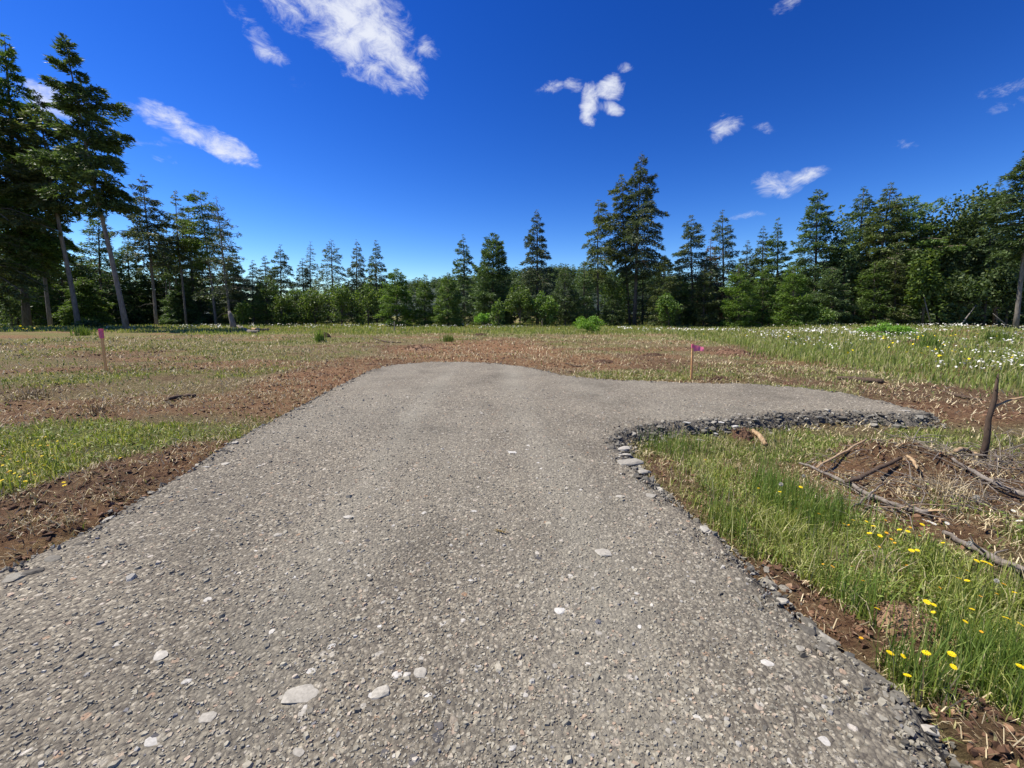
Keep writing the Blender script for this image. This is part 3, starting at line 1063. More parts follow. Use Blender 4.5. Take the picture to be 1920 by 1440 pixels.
# uncut meadow beyond the pad
x, y = log_polar(190000, 7.5, 75, -68, 68, 84)
tg = tallgrass(x, y)
m = (q.rand(len(x)) < tg)
x, y, tg = x[m][:85000], y[m][:85000], tg[m][:85000]
r = np.hypot(x, y)
hh = (.10 + .40 * fbm(x, y, .35, 3, 101)) * (.5 + .7 * q.rand(len(x))) * (.35 + .65 * tg)
grow('meadow_grass', 'uncut pale green meadow grass between the cleared pad and the trees', GRASS_FAR, x, y, hh, (.004 + .0012 * r) * (.6 + .8 * q.rand(len(x))), 85, .45)


def discs(P, S, tiltseed=0, K=5, tilt=.35):
    q = np.random.RandomState(tiltseed)
    n = len(P)
    a = (np.arange(K) / K * 6.283)[None] + q.uniform(0, 6, n)[:, None]
    X, Y = np.cos(a) * S[:, None], np.sin(a) * S[:, None]
    Z = X * q.normal(0, tilt, n)[:, None] + Y * q.normal(0, tilt, n)[:, None]
    V = (np.stack([X, Y, Z], -1) + P[:, None, :]).reshape(-1, 3)
    return V, [(np.arange(n) * K)[:, None] + np.arange(K)[None]]


def flowers_far(name, label, mat, bl, n, z0, z1, s0, seed, kx=.6):
    x, y = log_polar(n * 12, 7.0, 62, -66, 66, seed)
    q = np.random.RandomState(seed + 1)
    w = eval_blobs(bl, x, y) * sstep(.50, .72, fbm(x, y, .45, 3, seed)) * sstep(.3, .6, fbm(x, y, 2.2, 2, seed + 3))
    m = q.rand(len(x)) < w
    x, y = x[m][:n], y[m][:n]
    r = np.hypot(x, y)
    z = ground_h(x, y) + q.uniform(z0, z1, len(x))
    V, Fc = discs(np.column_stack([x, y, z]), (s0 + .0009 * r) * q.uniform(.7, 1.2, len(x)), seed, tilt=.5)
    P2 = np.column_stack([x, y, ground_h(x, y)])
    me = mesh_np(name, V, Fc, [mat])
    tag(put(name, me), label, 'flowers', kind='stuff')


def wblob(x, y, rx, ry, s):
    return (x, y, rx, ry, s)


DAISY = [wblob(17, 13.0, 3.0, 2.0, 1.0), wblob(14.2, 13.6, 2.2, .9, 1.0), wblob(13.5, 9.8, 2.6, 1.5, 1.0), wblob(21, 20, 8, 3.0, .9), wblob(12.5, 16.5, 2.2, 1.0, .7),
         wblob(30, 30, 14, 7, 1.0), wblob(18, 36, 9, 3, 1.0), wblob(48, 38, 24, 14, 1.0), wblob(8, 41, 9, 4, .55), wblob(-3.0, 42, 6, 3.5, 1.0),
         wblob(-28, 44, 22, 5.5, .8), wblob(-14, 42, 8, 3, .6), wblob(-50, 46, 16, 6, .6), wblob(16, 25, 3.4, 1.8, .6)]
flowers_far('daisy_patch', 'white daisies in bloom across the uncut meadow grass', WHITE, DAISY, 6000, .18, .42, .012, 120)
flowers_far('daisy_band', 'dense white band of daisies along the foot of the right-hand wood', WHITE, [wblob(33, 29, 12, 4.5, 1.4), wblob(24, 35, 12, 3, 1.2), wblob(46, 36, 14, 6, 1.4), wblob(-20, 46, 18, 3, 1.0), wblob(-2, 43, 5, 2, 1.3), wblob(14, 39, 7, 1.6, 1.2)], 7500, .32, .48, .013, 140)
YEL = [wblob(-48, 38, 14, 6, 1.0), wblob(20, 22, 10, 4, .35), wblob(-14, 40, 4, 2, .4), wblob(15, 11, 4, 4, .2), wblob(-40, 34, 5, 3, .5)]
flowers_far('yellow_flower_patch', 'small yellow flowers spread through the meadow grass at the field edge', YELLOW, YEL, 2600, .3, .55, .014, 130)


# ================================================================== trees
def tube_path(pts, rads, K=7, cap=True):
    pts = [np.asarray(p, float) for p in pts]
    V = []
    n = len(pts)
    for i, p in enumerate(pts):
        d = pts[min(i + 1, n - 1)] - pts[max(i - 1, 0)]
        d = d / (np.linalg.norm(d) + 1e-9)
        ref = np.array([1, 0, 0]) if abs(d[0]) < .8 else np.array([0, 1, 0])
        u = np.cross(d, ref)
        u /= np.linalg.norm(u)
        v = np.cross(d, u)
        for k in range(K):
            a = 6.2832 * k / K
            V.append(p + (u * math.cos(a) + v * math.sin(a)) * rads[i])
    quads = []
    for i in range(n - 1):
        for k in range(K):
            quads.append((i * K + k, i * K + (k + 1) % K, (i + 1) * K + (k + 1) % K, (i + 1) * K + k))
    V = np.array(V)
    fs = [np.array(quads)]
    if cap:
        c0, c1 = len(V), len(V) + 1
        V = np.vstack([V, pts[0], pts[-1]])
        tr = [(c0, (k + 1) % K, k) for k in range(K)] + [(c1, (n - 1) * K + k, (n - 1) * K + (k + 1) % K) for k in range(K)]
        fs.append(np.array(tr))
    return V, fs


def kites(P, D, Wv, L, W):
    """P base, D direction, Wv width dir"""
    n = len(P)
    a = P
    m = P + D * (L * .45)[:, None]
    tipp = P + D * L[:, None]
    V = np.stack([a, m + Wv * (W * .5)[:, None], tipp, m - Wv * (W * .5)[:, None]], 1).reshape(-1, 3)
    return V, [(np.arange(n) * 4)[:, None] + np.arange(4)[None]]


def sprays(P, D, Wv, L, W):
    n = len(P)
    V = np.stack([P + Wv * (W * .5)[:, None], P + D * L[:, None], P - Wv * (W * .5)[:, None]], 1).reshape(-1, 3)
    return V, [(np.arange(n) * 3)[:, None] + np.arange(3)[None]]


def nz(v):
    return v / (np.linalg.norm(v, axis=-1, keepdims=True) + 1e-9)


def conifer_crown(axis, Rmax, cb, nb, ne, es, seed, shape='cone', rise=.15, droop=.35, irr=.35, gap=0.0, skew=None, hang=.35, flat=.0):
    """axis: top vector; returns foliage kites and limb wood"""
    q = np.random.RandomState(seed)
    H = np.linalg.norm(axis)
    nb = int(nb * (1.45 if shape in ('spire', 'cone') else 1.55))
    ne = int(ne * (2.5 if shape == 'tall' else 3.0))
    Rmax = Rmax * {'tall': .95, 'spire': 1.32, 'cone': 1.2}.get(shape, 1.1)
    nw = max(6, nb // 5)
    jit = .30 if shape in ('spire', 'cone') else .75
    if shape in ('tall', 'round'):
        hang = hang + .12
    t = np.clip((np.floor(np.arange(nb) / 5.0) + .5 + q.normal(0, jit, nb)) / (nb / 5.0), .0, .995)
    t = np.where(np.arange(nb) >= nb - 4, 1 - q.rand(nb) * .04, t)
    if shape == 'cone':
        prof = (1 - t) ** .85 * (1 - .25 * np.exp(-t * 14))
    elif shape == 'dense':
        prof = (1 - t ** 1.6) ** .75 * (.82 + .18 * np.minimum(t * 6, 1))
    elif shape == 'tall':
        prof = np.interp(t, [0, .08, .25, .5, .72, .9, 1], [.4, .75, 1, .84, .52, .22, .03])
    elif shape == 'spire':
        prof = np.interp(t, [0, .1, .4, .7, .9, 1], [.85, 1, .78, .46, .17, .02])
    else:
        prof = np.interp(t, [0, .2, .5, .8, 1], [.6, .95, 1, .75, .25])
    # clumping: slow variation along height with azimuth
    az = np.arange(nb) * 2.39996 + q.uniform(-.5, .5, nb)
    lump = 1 + irr * (vn(t * 9 + seed, np.cos(az) * 1.4 + 3.3, seed) - .5) * 2 + irr * .75 * q.normal(0, 1, nb)
    L = Rmax * prof * np.clip(lump, .25, 1.7)
    if skew is not None:
        L = L * (1 + skew[2] * np.cos(az - math.atan2(skew[1], skew[0])))
    if gap > 0:
        L = np.where(q.rand(nb) < gap, L * .25, L)
    L = np.maximum(L, .12)
    tt = cb + (1 - cb) * t
    base = axis[None] * tt[:, None]
    dr = np.stack([np.cos(az), np.sin(az), np.zeros(nb)], -1)
    rs_ = rise + .35 * t ** 2 + q.normal(0, .12, nb)
    dp = droop * (1 - t * .6) + q.normal(0, .07, nb)
    # limb counts proportional to length
    cnt = np.maximum(3, (ne * L / L.sum() * (0.6 + .4 * (L > 0))).astype(int))
    bi = np.repeat(np.arange(nb), cnt)
    n = len(bi)
    s = q.rand(n) ** .75
    s = .08 + .92 * s
    Lb = L[bi]
    side = np.where(q.rand(n) < .5, -1.0, 1.0)
    lat = np.stack([-dr[bi, 1], dr[bi, 0], np.zeros(n)], -1) * side[:, None]
    tw = Lb * .42 * (1 - s) * (.5 + s) + .12 + .05 * Lb
    qq = q.rand(n)
    rz_ = rs_[bi] * s - dp[bi] * s * s
    # pendulous branchlets: sprays hang below the limb
    rz_ = rz_ - np.abs(q.normal(0, .10, n)) * np.minimum(1, 1.5 / Lb)
    P = base[bi] + dr[bi] * (Lb * s)[:, None] * (1 - .12 * s)[:, None]
    P[:, 2] += Lb * rz_
    P = P + lat * (tw * qq)[:, None] + dr[bi] * (tw * qq * .45)[:, None]
    P[:, 2] -= tw * qq * hang
    P += q.normal(0, 1, (n, 3)) * ((.06 + .04 * es) * np.minimum(1, Lb / 1.0))[:, None]
    D = dr[bi] * .75 + lat * (.25 + .7 * qq)[:, None]
    D[:, 2] += -hang * .8 + rs_[bi] * .4 + .25 * (t[bi] ** 2)
    D = nz(D + q.normal(0, .42, (n, 3)))
    up = np.array([0, 0, .7]) + q.normal(0, .85, (n, 3))
    Wv = nz(np.cross(D, up))
    Ls = es * .70 * q.uniform(.6, 1.3, n) * (.55 + .45 * np.minimum(1, Lb / 1.2))
    V, Fc = sprays(P, D, Wv, Ls, Ls * q.uniform(.28, .5, n))
    # leader and wood
    br = []
    for i in range(0, nb):
        b0 = base[i]
        b1 = base[i] + dr[i] * L[i] * .5 + np.array([0, 0, L[i] * (rs_[i] * .5 - dp[i] * .25)])
        b2 = base[i] + dr[i] * L[i] * .92 + np.array([0, 0, L[i] * (rs_[i] - dp[i]) * .92])
        rr = .012 + .012 * L[i]
        br.append(tube_path([b0, b1, b2], [rr, rr * .7, rr * .25], 3, False))
    W = merge(br)
    return (V, Fc), W


def trunk_mesh(axis, r0, q, dead=0, dz=(0.05, .5), dlen=1.0, K=8, bend=.3):
    H = np.linalg.norm(axis)
    n = 11
    ts = np.linspace(0, 1, n)
    wob = np.cumsum(q.normal(0, bend * .3, (n, 2)), 0) * (ts[:, None] * (1 - ts[:, None])) * 1.2
    pts = [axis * t + np.array([wob[i, 0], wob[i, 1], 0]) for i, t in enumerate(ts)]
    pts[0] = pts[0] - np.array([0, 0, .3])
    rad = r0 * (1 - ts) ** .8 * .95 + .015
    rad[0] = r0 * 1.25
    parts = [tube_path(pts, rad, K)]
    for i in range(dead):
        t = q.uniform(*dz)
        a = q.uniform(0, 6.283)
        l = dlen * q.uniform(.3, 1.2)
        b = axis * t
        d = np.array([math.cos(a), math.sin(a), 0])
        m = b + d * l * .55 + np.array([0, 0, -.05 * l])
        e = b + d * l + np.array([0, 0, q.uniform(-.45, .1) * l])
        parts.append(tube_path([b, m, e], [.022, .014, .005], 3, False))
    return merge(parts)


GH = lambda x, y: float(ground_h(np.array([x]), np.array([y]))[0])


def make_conifer(px, Y, tpx, tpy, hw, label, fol=FIR_DARK, bark=BARK, cb=.08, nb=80, ne=5200, es=.42, r0=None, dead=0, dz=(.05, .5), dlen=1.2,
                 name='fir_tree', group=None, seed=1, dy=0.0, **kw):
    b = at_y(px, HORIZ + 10, Y)
    bz = GH(b[0], Y)
    tp = at_y(tpx, tpy, Y + dy)
    base = np.array([b[0], Y, bz])
    axis = tp - base
    H = np.linalg.norm(axis)
    Rm = hw / F * (Y * 1.0)
    q = np.random.RandomState(seed * 13 + 5)
    o = put(name, None, loc=base)
    tag(o, label, 'tree', group)
    if r0 is None:
        r0 = H * .011 + .03
    tv, tf = trunk_mesh(axis * .99, r0, q, dead, dz, dlen)
    put('trunk', mesh_np('trunk', tv, tf, [bark], smooth=True), o)
    if ne > 0:
        (V, Fc), (WV, WF) = conifer_crown(axis, Rm, cb, nb, ne, es, seed, **kw)
        MV, MF = merge([(V, Fc), (WV, WF)])
        # quads are limb wood, triangles are needle sprays
        mi = np.concatenate([np.ones(len(MF[0]), int), np.zeros(len(MF[1]), int)])
        put('crown', mesh_np('crown', MV, MF, [fol, TWIG], midx=mi), o)
    return o


def leafy_crown(Rx, Ry, Rz, cz, n, es, seed, lumps=26, top=1.0):
    q = np.random.RandomState(seed)
    c = nz(q.normal(0, 1, (lumps, 3))) * (q.rand(lumps)[:, None] ** .4) * .78
    c[:, 2] = np.abs(c[:, 2] + .15) * np.where(q.rand(lumps) < .35, -1, 1)
    rl = q.uniform(.20, .40, lumps)
    w = rl ** 2
    bi = q.choice(lumps, n, p=w / w.sum())
    dirv = nz(q.normal(0, 1, (n, 3)))
    rad = rl[bi] * (q.rand(n) ** .35)
    P = c[bi] + dirv * rad[:, None]
    taper = 1 - .35 * np.clip(P[:, 2], 0, 1) * top
    P = P * np.stack([Rx * taper, Ry * taper, np.full(n, Rz)], -1)
    P[:, 2] += cz
    P = P[P[:, 2] > .05]
    n = len(P)
    D = nz(dirv[:n] * .5 + q.normal(0, .7, (n, 3)) + np.array([0, 0, -.25]))
    Wv = nz(np.cross(D, q.normal(0, 1, (n, 3)) + np.array([0, 0, 1.2])))
    L = es * q.uniform(.6, 1.3, n)
    return kites(P, D, Wv, L, L * q.uniform(.5, .8, n)), c * np.array([Rx, Ry, Rz]) + np.array([0, 0, cz])


def make_leafy(px, Y, tpx, tpy, hw, label, fol=LEAF_GREEN, n=4200, es=.32, name='broadleaf_tree', seed=1, low=.0, lumps=26, cat='tree', group=None, top=1.0, bark=BARK):
    b = at_y(px, HORIZ + 10, Y)
    bz = GH(b[0], Y)
    tp = at_y(tpx, tpy, Y)
    H = tp[2] - bz
    Rm = hw / F * Y
    q = np.random.RandomState(seed * 7 + 1)
    o = put(name, None, loc=(b[0], Y, bz))
    tag(o, label, cat, group)
    zlow = low * H
    Rz = (H - zlow) / 2
    (V, Fc), cs = leafy_crown(Rm, Rm, Rz * 1.02, zlow + Rz, n, es, seed, lumps, top)
    dx = tp[0] - b[0]
    V = V.copy()
    V[:, 0] += dx * np.clip(V[:, 2] / H, 0, 1)
    parts = [tube_path([np.array([0, 0, -.2]), np.array([dx * .3, 0, H * .35]), np.array([dx * .7, 0, H * .75])], [.02 * H * .6 + .03, .012 * H + .02, .02], 7)]
    for c in cs[:12]:
        c = c + np.array([dx * c[2] / H, 0, 0])
        s = np.array([dx * .25, 0, min(H * .3, max(.1, c[2] * .5))])
        parts.append(tube_path([s, (s + c) / 2 + q.normal(0, .1, 3), c], [.01 * H * .5 + .012, .01 * H * .3 + .008, .008], 4, False))
    tv, tf = merge(parts)
    put('trunk' if cat == 'tree' else 'stem', mesh_np('trunk', tv, tf, [bark], smooth=True), o)
    put('crown' if cat == 'tree' else 'foliage', mesh_np('crown', V, Fc, [fol]), o)
    return o


WEED = leaf_mat('weed_leaf', [(.06, .10, .015), (.13, .20, .03), (.22, .30, .06), (.32, .36, .13)], trans=.3)
x, y, r = WEED_PTS
q = np.random.RandomState(97)
n = len(x)
P = np.column_stack([x, y, ground_h(x, y) + q.rand(n) ** 1.5 * np.where((x > .5) & (r < 5), .15, .06)])
D = nz(q.normal(0, 1, (n, 3)) * [1, 1, .55] + [0, 0, .15])
V, Fc = kites(P, D, nz(np.cross(D, q.normal(0, .5, (n, 3)) + [0, 0, 1])), (.014 + .0042 * r) * q.uniform(.5, 1.4, n), (.006 + .0018 * r) * q.uniform(.5, 1.2, n))
tag(put('weeds', mesh_np('weeds', V, Fc, [WEED])), 'small broad leaved weeds and clover mixed into the green verges', 'weeds', kind='stuff')


# ---- left group, the nearest trees
make_conifer(48, 47, 8, 62, 52, 'huge dense fir cut off by the left edge of the view, leaning stems below', FIR_MID, BARK, cb=.24, nb=110, ne=12500, es=.55, shape='tall', irr=.4, droop=.5, seed=3, r0=.34, dead=12, dlen=1.5)
make_conifer(-30, 43, -90, 60, 95, 'broad dark fir outermost at the left edge of the view', FIR_OLIVE, BARK, cb=.12, nb=100, ne=12000, es=.55, shape='tall', irr=.4, droop=.5, seed=4, r0=.3)
make_conifer(145, 46, 68, 170, 42, 'fir with long bare slanting trunk, just left of the tallest left-hand fir', FIR_OLIVE, BARK_PALE, cb=.50, nb=80, ne=6500, es=.5, shape='tall', irr=.45, droop=.45, seed=5, r0=.24, dead=10, dz=(.1, .5))
make_conifer(92, 50, 48, 250, 44, 'shaded fir with pale thin trunk between the slanting fir and the left edge', FIR_MID, BARK_PALE, cb=.33, nb=80, ne=7500, es=.5, shape='tall', irr=.4, droop=.45, seed=6, r0=.2, dead=8)
make_conifer(235, 40, 120, 66, 62, 'tallest left-hand fir with bare grey trunk and ragged clumped crown', FIR_DARK, BARK_PALE, cb=.42, nb=84, ne=11000, es=.5, shape='tall', irr=.62, gap=.10, droop=.34, rise=.22, seed=7, r0=.22, dead=8, dz=(.3, .5), skew=(1, 0, .12))
make_conifer(292, 56, 266, 328, 36, 'slender fir with pale bare trunk standing right of the tallest left-hand fir', FIR_BLUE, BARK_PALE, cb=.42, nb=62, ne=4200, es=.45, shape='spire', irr=.45, gap=.1, droop=.5, seed=8, r0=.2, dead=14, dz=(.1, .5), dlen=1.6)
make_conifer(348, 58, 328, 356, 27, 'thin trunked fir, leftmost of the sparse cluster left of the clearing', FIR_OLIVE, BARK_PALE, cb=.45, nb=52, ne=2600, es=.42, shape='tall', irr=.5, gap=.15, seed=9, r0=.15, dead=16, dz=(.1, .5))
make_conifer(365, 63, 352, 385, 26, 'olive fir with hidden trunk in the middle of the sparse left cluster', FIR_OLIVE, BARK, cb=.25, nb=60, ne=3400, es=.42, shape='tall', irr=.4, seed=10, dead=10)
make_conifer(404, 57, 374, 358, 30, 'fir with hooked flat top and straight pale trunk in the sparse left cluster', FIR_MID, BARK_PALE, cb=.46, nb=54, ne=3600, es=.42, shape='round', irr=.5, gap=.1, seed=11, r0=.16, dead=16, dz=(.1, .5), dlen=1.4)
make_conifer(432, 53, 405, 368, 30, 'half dead fir with thin crown and many bare grey twigs beside the clearing', FIR_BLUE, BARK_PALE, cb=.2, nb=70, ne=1500, es=.36, shape='spire', irr=.5, gap=.25, seed=12, r0=.15, dead=60, dz=(.1, .92), dlen=2.0)
for i, (a, b_, tx, ty) in enumerate(((312, 62, 305, 420), (322, 64, 310, 400), (333, 61, 325, 430))):
    make_conifer(a, b_, tx, ty, 15, ('thinnest pole-like fir nearest the slender pale-trunked fir', 'second of three thin pole-like firs left of the cluster',
                 'third of three thin pole-like firs left of the cluster')[i], FIR_DARK, BARK_PALE, cb=.5, nb=34, ne=1100, es=.4, shape='spire', irr=.5, seed=20 + i, r0=.1, dead=14, dz=(.1, .6),
                 group='thin pole-like firs in the left cluster')
# dense firs behind the left trunks
for i, (a, Y, tx, ty, hw, fol, lb) in enumerate((
        (190, 62, 185, 400, 50, FIR_DARK, 'dark conical fir behind the bare trunk of the tallest left-hand fir'),
        (118, 60, 112, 440, 46, FIR_MID, 'green fir filling the gap between the two slanting left trunks'),
        (245, 66, 238, 452, 42, FIR_DARK, 'low dark fir behind the gap right of the tallest left-hand trunk'),
        (30, 58, 25, 400, 60, FIR_MID, 'dark fir under the huge left-edge fir'),
        (315, 69, 300, 470, 38, FIR_MID, 'low green fir behind the thin pole-like firs'),
        (380, 69, 378, 462, 36, FIR_DARK, 'low dark fir behind the middle of the sparse left cluster'),
        (440, 62, 436, 470, 30, FIR_OLIVE, 'low olive fir right behind the half dead fir'),
        (160, 55, 155, 520, 36, FIR_MID, 'short bushy fir at the foot of the slanting trunks'),
        (340, 60, 340, 530, 30, FIR_DARK, 'short bushy fir between the cluster trunks'))):
    make_conifer(a, Y, tx, ty, hw, lb, fol, cb=.02, nb=80, ne=4600, es=.5, shape='dense', irr=.25, seed=30 + i)

# ---- skyline firs left of centre (pointed)
for i, (a, Y, ty, hw, fol, ne, sh, lb) in enumerate((
        (475, 58, 488, 14, FIR_BLUE, 1300, 'spire', 'thin pointed fir with bare lower stem right of the sparse left cluster'),
        (498, 68, 478, 22, FIR_BLUE, 2400, 'spire', 'small pointed fir second from the left in the middle skyline'),
        (527, 66, 458, 25, FIR_DARK, 3400, 'spire', 'narrow dark spire fir, tall one left of the middle skyline'),
        (568, 66, 484, 22, FIR_BLUE, 2200, 'spire', 'small pointed fir just left of the thin dead-topped fir'),
        (583, 67, 452, 15, FIR_BLUE, 800, 'spire', 'thin nearly bare pole fir in the middle skyline'),
        (622, 64, 448, 36, FIR_BLUE, 2600, 'spire', 'open branched grey green fir with sky showing through, middle skyline'),
        (670, 66, 450, 30, FIR_BLUE, 3000, 'cone', 'pointed fir left of the dark spire fir near the hill gap'),
        (706, 65, 449, 25, FIR_DARK, 3400, 'spire', 'dark spire fir nearest to the hill gap'),
        (869, 62, 440, 26, FIR_DARK, 3400, 'spire', 'pointed fir with drooping layered branches left of the broad black-green fir'))):
    make_conifer(a, Y, a - 1, ty, hw, lb, fol, cb=.12 if ne > 1500 else .3, nb=62, ne=ne, es=.42, shape=sh, irr=.28, droop=.5, rise=.1, seed=50 + i, dead=6)
make_conifer(924, 57, 925, 437, 42, 'broad dense black-green conical fir right of the hill gap', FIR_DARK, cb=.02, nb=95, ne=7600, es=.45, shape='dense', irr=.18, rise=.5, droop=.2, seed=61)
make_conifer(1008, 60, 1006, 392, 44, 'blue grey fir with spreading drooping branches in the centre skyline', FIR_BLUE, cb=.12, nb=80, ne=5600, es=.45, shape='cone', irr=.22, droop=.45, rise=.15, seed=62)

# ---- centre tall firs
make_conifer(1122, 56, 1122, 374, 42, 'one-sided fir with bare trunk beside the tallest centre fir', FIR_OLIVE, BARK, cb=.36, nb=44, ne=3300, es=.45, shape='tall', irr=.5, gap=.15, droop=.6, seed=63, r0=.17, skew=(1, 0, .45), dead=16, dz=(.05, .35), dlen=2)
make_conifer(1190, 56, 1203, 285, 52, 'tallest centre fir with pointed top and broad open crown', FIR_BLUE, BARK, cb=.30, nb=86, ne=8000, es=.48, shape='tall', irr=.35, gap=.08, droop=.42, seed=64, r0=.28, dead=14, dz=(.05, .35), dlen=2)
make_conifer(1182, 57.5, 1165, 325, 34, 'twin stem fir pressed against the left side of the tallest centre fir', FIR_OLIVE, BARK, cb=.45, nb=56, ne=3800, es=.46, shape='tall', irr=.4, gap=.1, droop=.5, seed=65, r0=.18, skew=(-1, 0, .3))
make_conifer(1302, 57, 1296, 402, 44, 'layered pointed fir right of the tallest centre fir', FIR_BLUE, cb=.12, nb=70, ne=5400, es=.45, shape='spire', irr=.25, droop=.5, rise=.15, seed=66, dead=8)
make_conifer(1358, 60, 1355, 393, 36, 'narrow steeple-like fir second right of the tallest centre fir', FIR_BLUE, cb=.08, nb=76, ne=5200, es=.42, shape='spire', irr=.2, droop=.4, rise=.2, seed=67)
make_conifer(1335, 58, 1332, 448, 20, 'rusty brown dying fir between two pointed firs', FIR_RED, cb=.15, nb=50, ne=1500, es=.4, shape='spire', irr=.3, seed=68)
# ---- right-hand wall of trees
for i, (a, Y, tx, ty, hw, fol, ne, sh, nm, lb) in enumerate((
        (1400, 62, 1402, 450, 24, FIR_BLUE, 2600, 'spire', .1, 'small pointed fir between the steeple-like fir and the right-hand wood'),
        (1428, 60, 1431, 424, 24, FIR_DARK, 3000, 'dense', .05, 'dark fir at the left end of the right-hand wood'),
        (1456, 58, 1459, 406, 32, FIR_MID, 3800, 'cone', .05, 'olive pointed fir left of the tall dark steeple fir'),
        (1528, 54, 1534, 354, 50, FIR_DARK, 7600, 'dense', .03, 'tall dark steeple fir with stepped outline in the right-hand wood'),
        (1598, 55, 1620, 349, 42, FIR_DARK, 5200, 'tall', .25, 'fir with dark straight trunk right of the tall dark steeple fir'),
        (1636, 51, 1672, 340, 46, FIR_OLIVE, 6200, 'tall', .25, 'fir with leaning trunk and windblown olive top in the right-hand wood'),
        (1692, 51, 1704, 372, 46, FIR_MID, 5800, 'round', .2, 'yellow green round-topped tree in the right-hand wood'),
        (1868, 60, 1874, 338, 30, FIR_DARK, 3600, 'dense', .1, 'dark pointed fir rising behind the right-hand broadleaf trees'),
        (1908, 42, 1942, 262, 58, FIR_DARK, 6500, 'tall', .42, 'tall fir with pale bare trunk cut off by the right edge of the view'))):
    make_conifer(a, Y, tx, ty, hw, lb, fol, BARK_PALE if a == 1908 else BARK, cb=nm, nb=88, ne=ne, es=.46, shape=sh, irr=.32 if sh != 'dense' else .22, droop=.35, seed=80 + i, r0=.2 if a == 1908 else None,
                 dead=8)
for i, (a, Y, tx, ty, hw, n, fol, lb) in enumerate((
        (1760, 50, 1775, 372, 58, 6500, LEAF_DARK, 'large broadleaf tree left of the pair at the right end of the wood'),
        (1845, 49, 1862, 356, 66, 7500, LEAF_DARK, 'large broadleaf tree nearest the right-edge fir'),
        (1580, 52, 1585, 400, 26, 2000, LEAF_DARK, 'narrow broadleaf tree tucked right of the tall dark steeple fir'),
        (1805, 54, 1810, 352, 40, 3800, LEAF_DARK, 'ragged topped broadleaf tree between the two large ones on the right'),
        (1732, 46, 1735, 470, 34, 3000, LEAF_GREEN, 'brighter green low tree in front of the right-hand broadleaf wood'),
        (1810, 46, 1812, 500, 50, 3600, LEAF_DARK, 'low shaded broadleaf tree at the foot of the right-hand wood'),
        (1890, 45, 1893, 480, 44, 3400, LEAF_DARK, 'low dark tree beside the pale right-edge trunk'))):
    make_leafy(a, Y, tx, ty, hw, lb, fol, n, .36, seed=100 + i, low=.03, lumps=34, top=.5)
# front young firs and bushes
for i, (a, Y, ty, hw, ne, fol, lb) in enumerate((
        (744, 52, 503, 32, 4600, FIR_BRIGHT, 'bushy young fir standing alone left of the hill gap'),
        (797, 53, 515, 21, 2600, FIR_MID, 'slim young fir in the hill gap, left of a pair'),
        (840, 51, 512, 28, 3600, FIR_MID, 'young fir in the hill gap, right of a pair'),
        (1487, 49, 497, 34, 3600, FIR_BRIGHT, 'bright young fir in front of the tall dark steeple fir'),
        (1385, 51, 495, 32, 3600, FIR_BRIGHT, 'bright layered young fir right of the steeple-like fir'),
        (1245, 52, 480, 34, 3600, FIR_OLIVE, 'young olive fir right of the tallest centre trunk'),
        (1320, 53, 505, 26, 2600, FIR_OLIVE, 'young fir in front of the rusty dying fir'),
        (1060, 54, 500, 26, 2600, FIR_DARK, 'dark young fir left of the one-sided fir'),
        (1096, 55, 490, 26, 2600, FIR_DARK, 'dark young fir behind the bare trunk of the one-sided fir'),
        (1150, 54, 560, 24, 1800, FIR_DARK, 'low dark fir between the centre trunks'),
        (555, 56, 540, 30, 2600, FIR_MID, 'low green fir under the narrow dark spire fir'),
        (500, 56, 520, 30, 3000, FIR_MID, 'low green fir below the small pointed skyline firs'),
        (1430, 52, 500, 30, 3000, FIR_MID, 'green fir left of the bright young fir'),
        (1560, 50, 500, 34, 3400, FIR_DARK, 'shaded fir at the foot of the tall dark steeple fir'),
        (1640, 49, 490, 34, 3200, FIR_MID, 'shaded young fir at the foot of the leaning trunk fir'),
        (1680, 48, 480, 30, 2800, FIR_OLIVE, 'olive young fir right of the leaning trunk'),
        (1205, 58, 470, 26, 2400, FIR_DARK, 'dark fir directly behind the tallest centre trunk'),
        (1275, 55, 500, 24, 2400, FIR_MID, 'green fir between tallest centre fir and the layered fir'))):
    make_conifer(a, Y, a, ty, hw, lb, fol, cb=.01, nb=70, ne=ne, es=.36, shape='dense', irr=.22, rise=.3, droop=.3, seed=130 + i)
for i, (a, Y, ty, hw, n, fol, lb) in enumerate((
        (590, 55, 535, 34, 2600, LEAF_GREEN, 'rounded green bush left in the middle row of bushes'),
        (640, 54, 530, 36, 3000, LEAF_GREEN, 'rounded green bush below the open branched fir'),
        (690, 54, 528, 34, 2800, LEAF_GREEN, 'rounded green bush below the dark spire fir'),
        (528, 54, 545, 24, 1700, LEAF_GREEN, 'small green bush at the left end of the middle bushes'),
        (975, 52, 535, 34, 3000, LEAF_GREEN, 'bright rounded bush right of the broad black-green fir'),
        (1022, 52, 540, 34, 3000, LEAF_GREEN, 'bright rounded bush below the blue grey centre fir'),
        (1158, 58, 500, 34, 2800, LEAF_GREEN, 'pale round bush seen between the centre trunks'),
        (1255, 50, 545, 28, 1900, LEAF_GREEN, 'yellow green bush right of the tallest centre trunk'),
        (935, 49, 560, 20, 1100, LEAF_GREEN, 'small leafy sapling in front of the broad black-green fir'),
        (1540, 47, 570, 26, 1500, LEAF_GREEN, 'low spreading bush in front of the shaded firs on the right'),
        (455, 53, 560, 20, 1300, LEAF_GREEN, 'small green bush right of the half dead fir'),
        (958, 60, 548, 30, 1800, LEAF_DARK, 'dark bush half hidden behind the bright rounded bush in the centre'),
        (20, 50, 555, 30, 1800, LEAF_DARK, 'dark bush under the left-edge firs'))):
    make_leafy(a, Y, a, ty, hw, lb, fol, n, .26, seed=160 + i, low=0, lumps=24, cat='bush', name='bush')
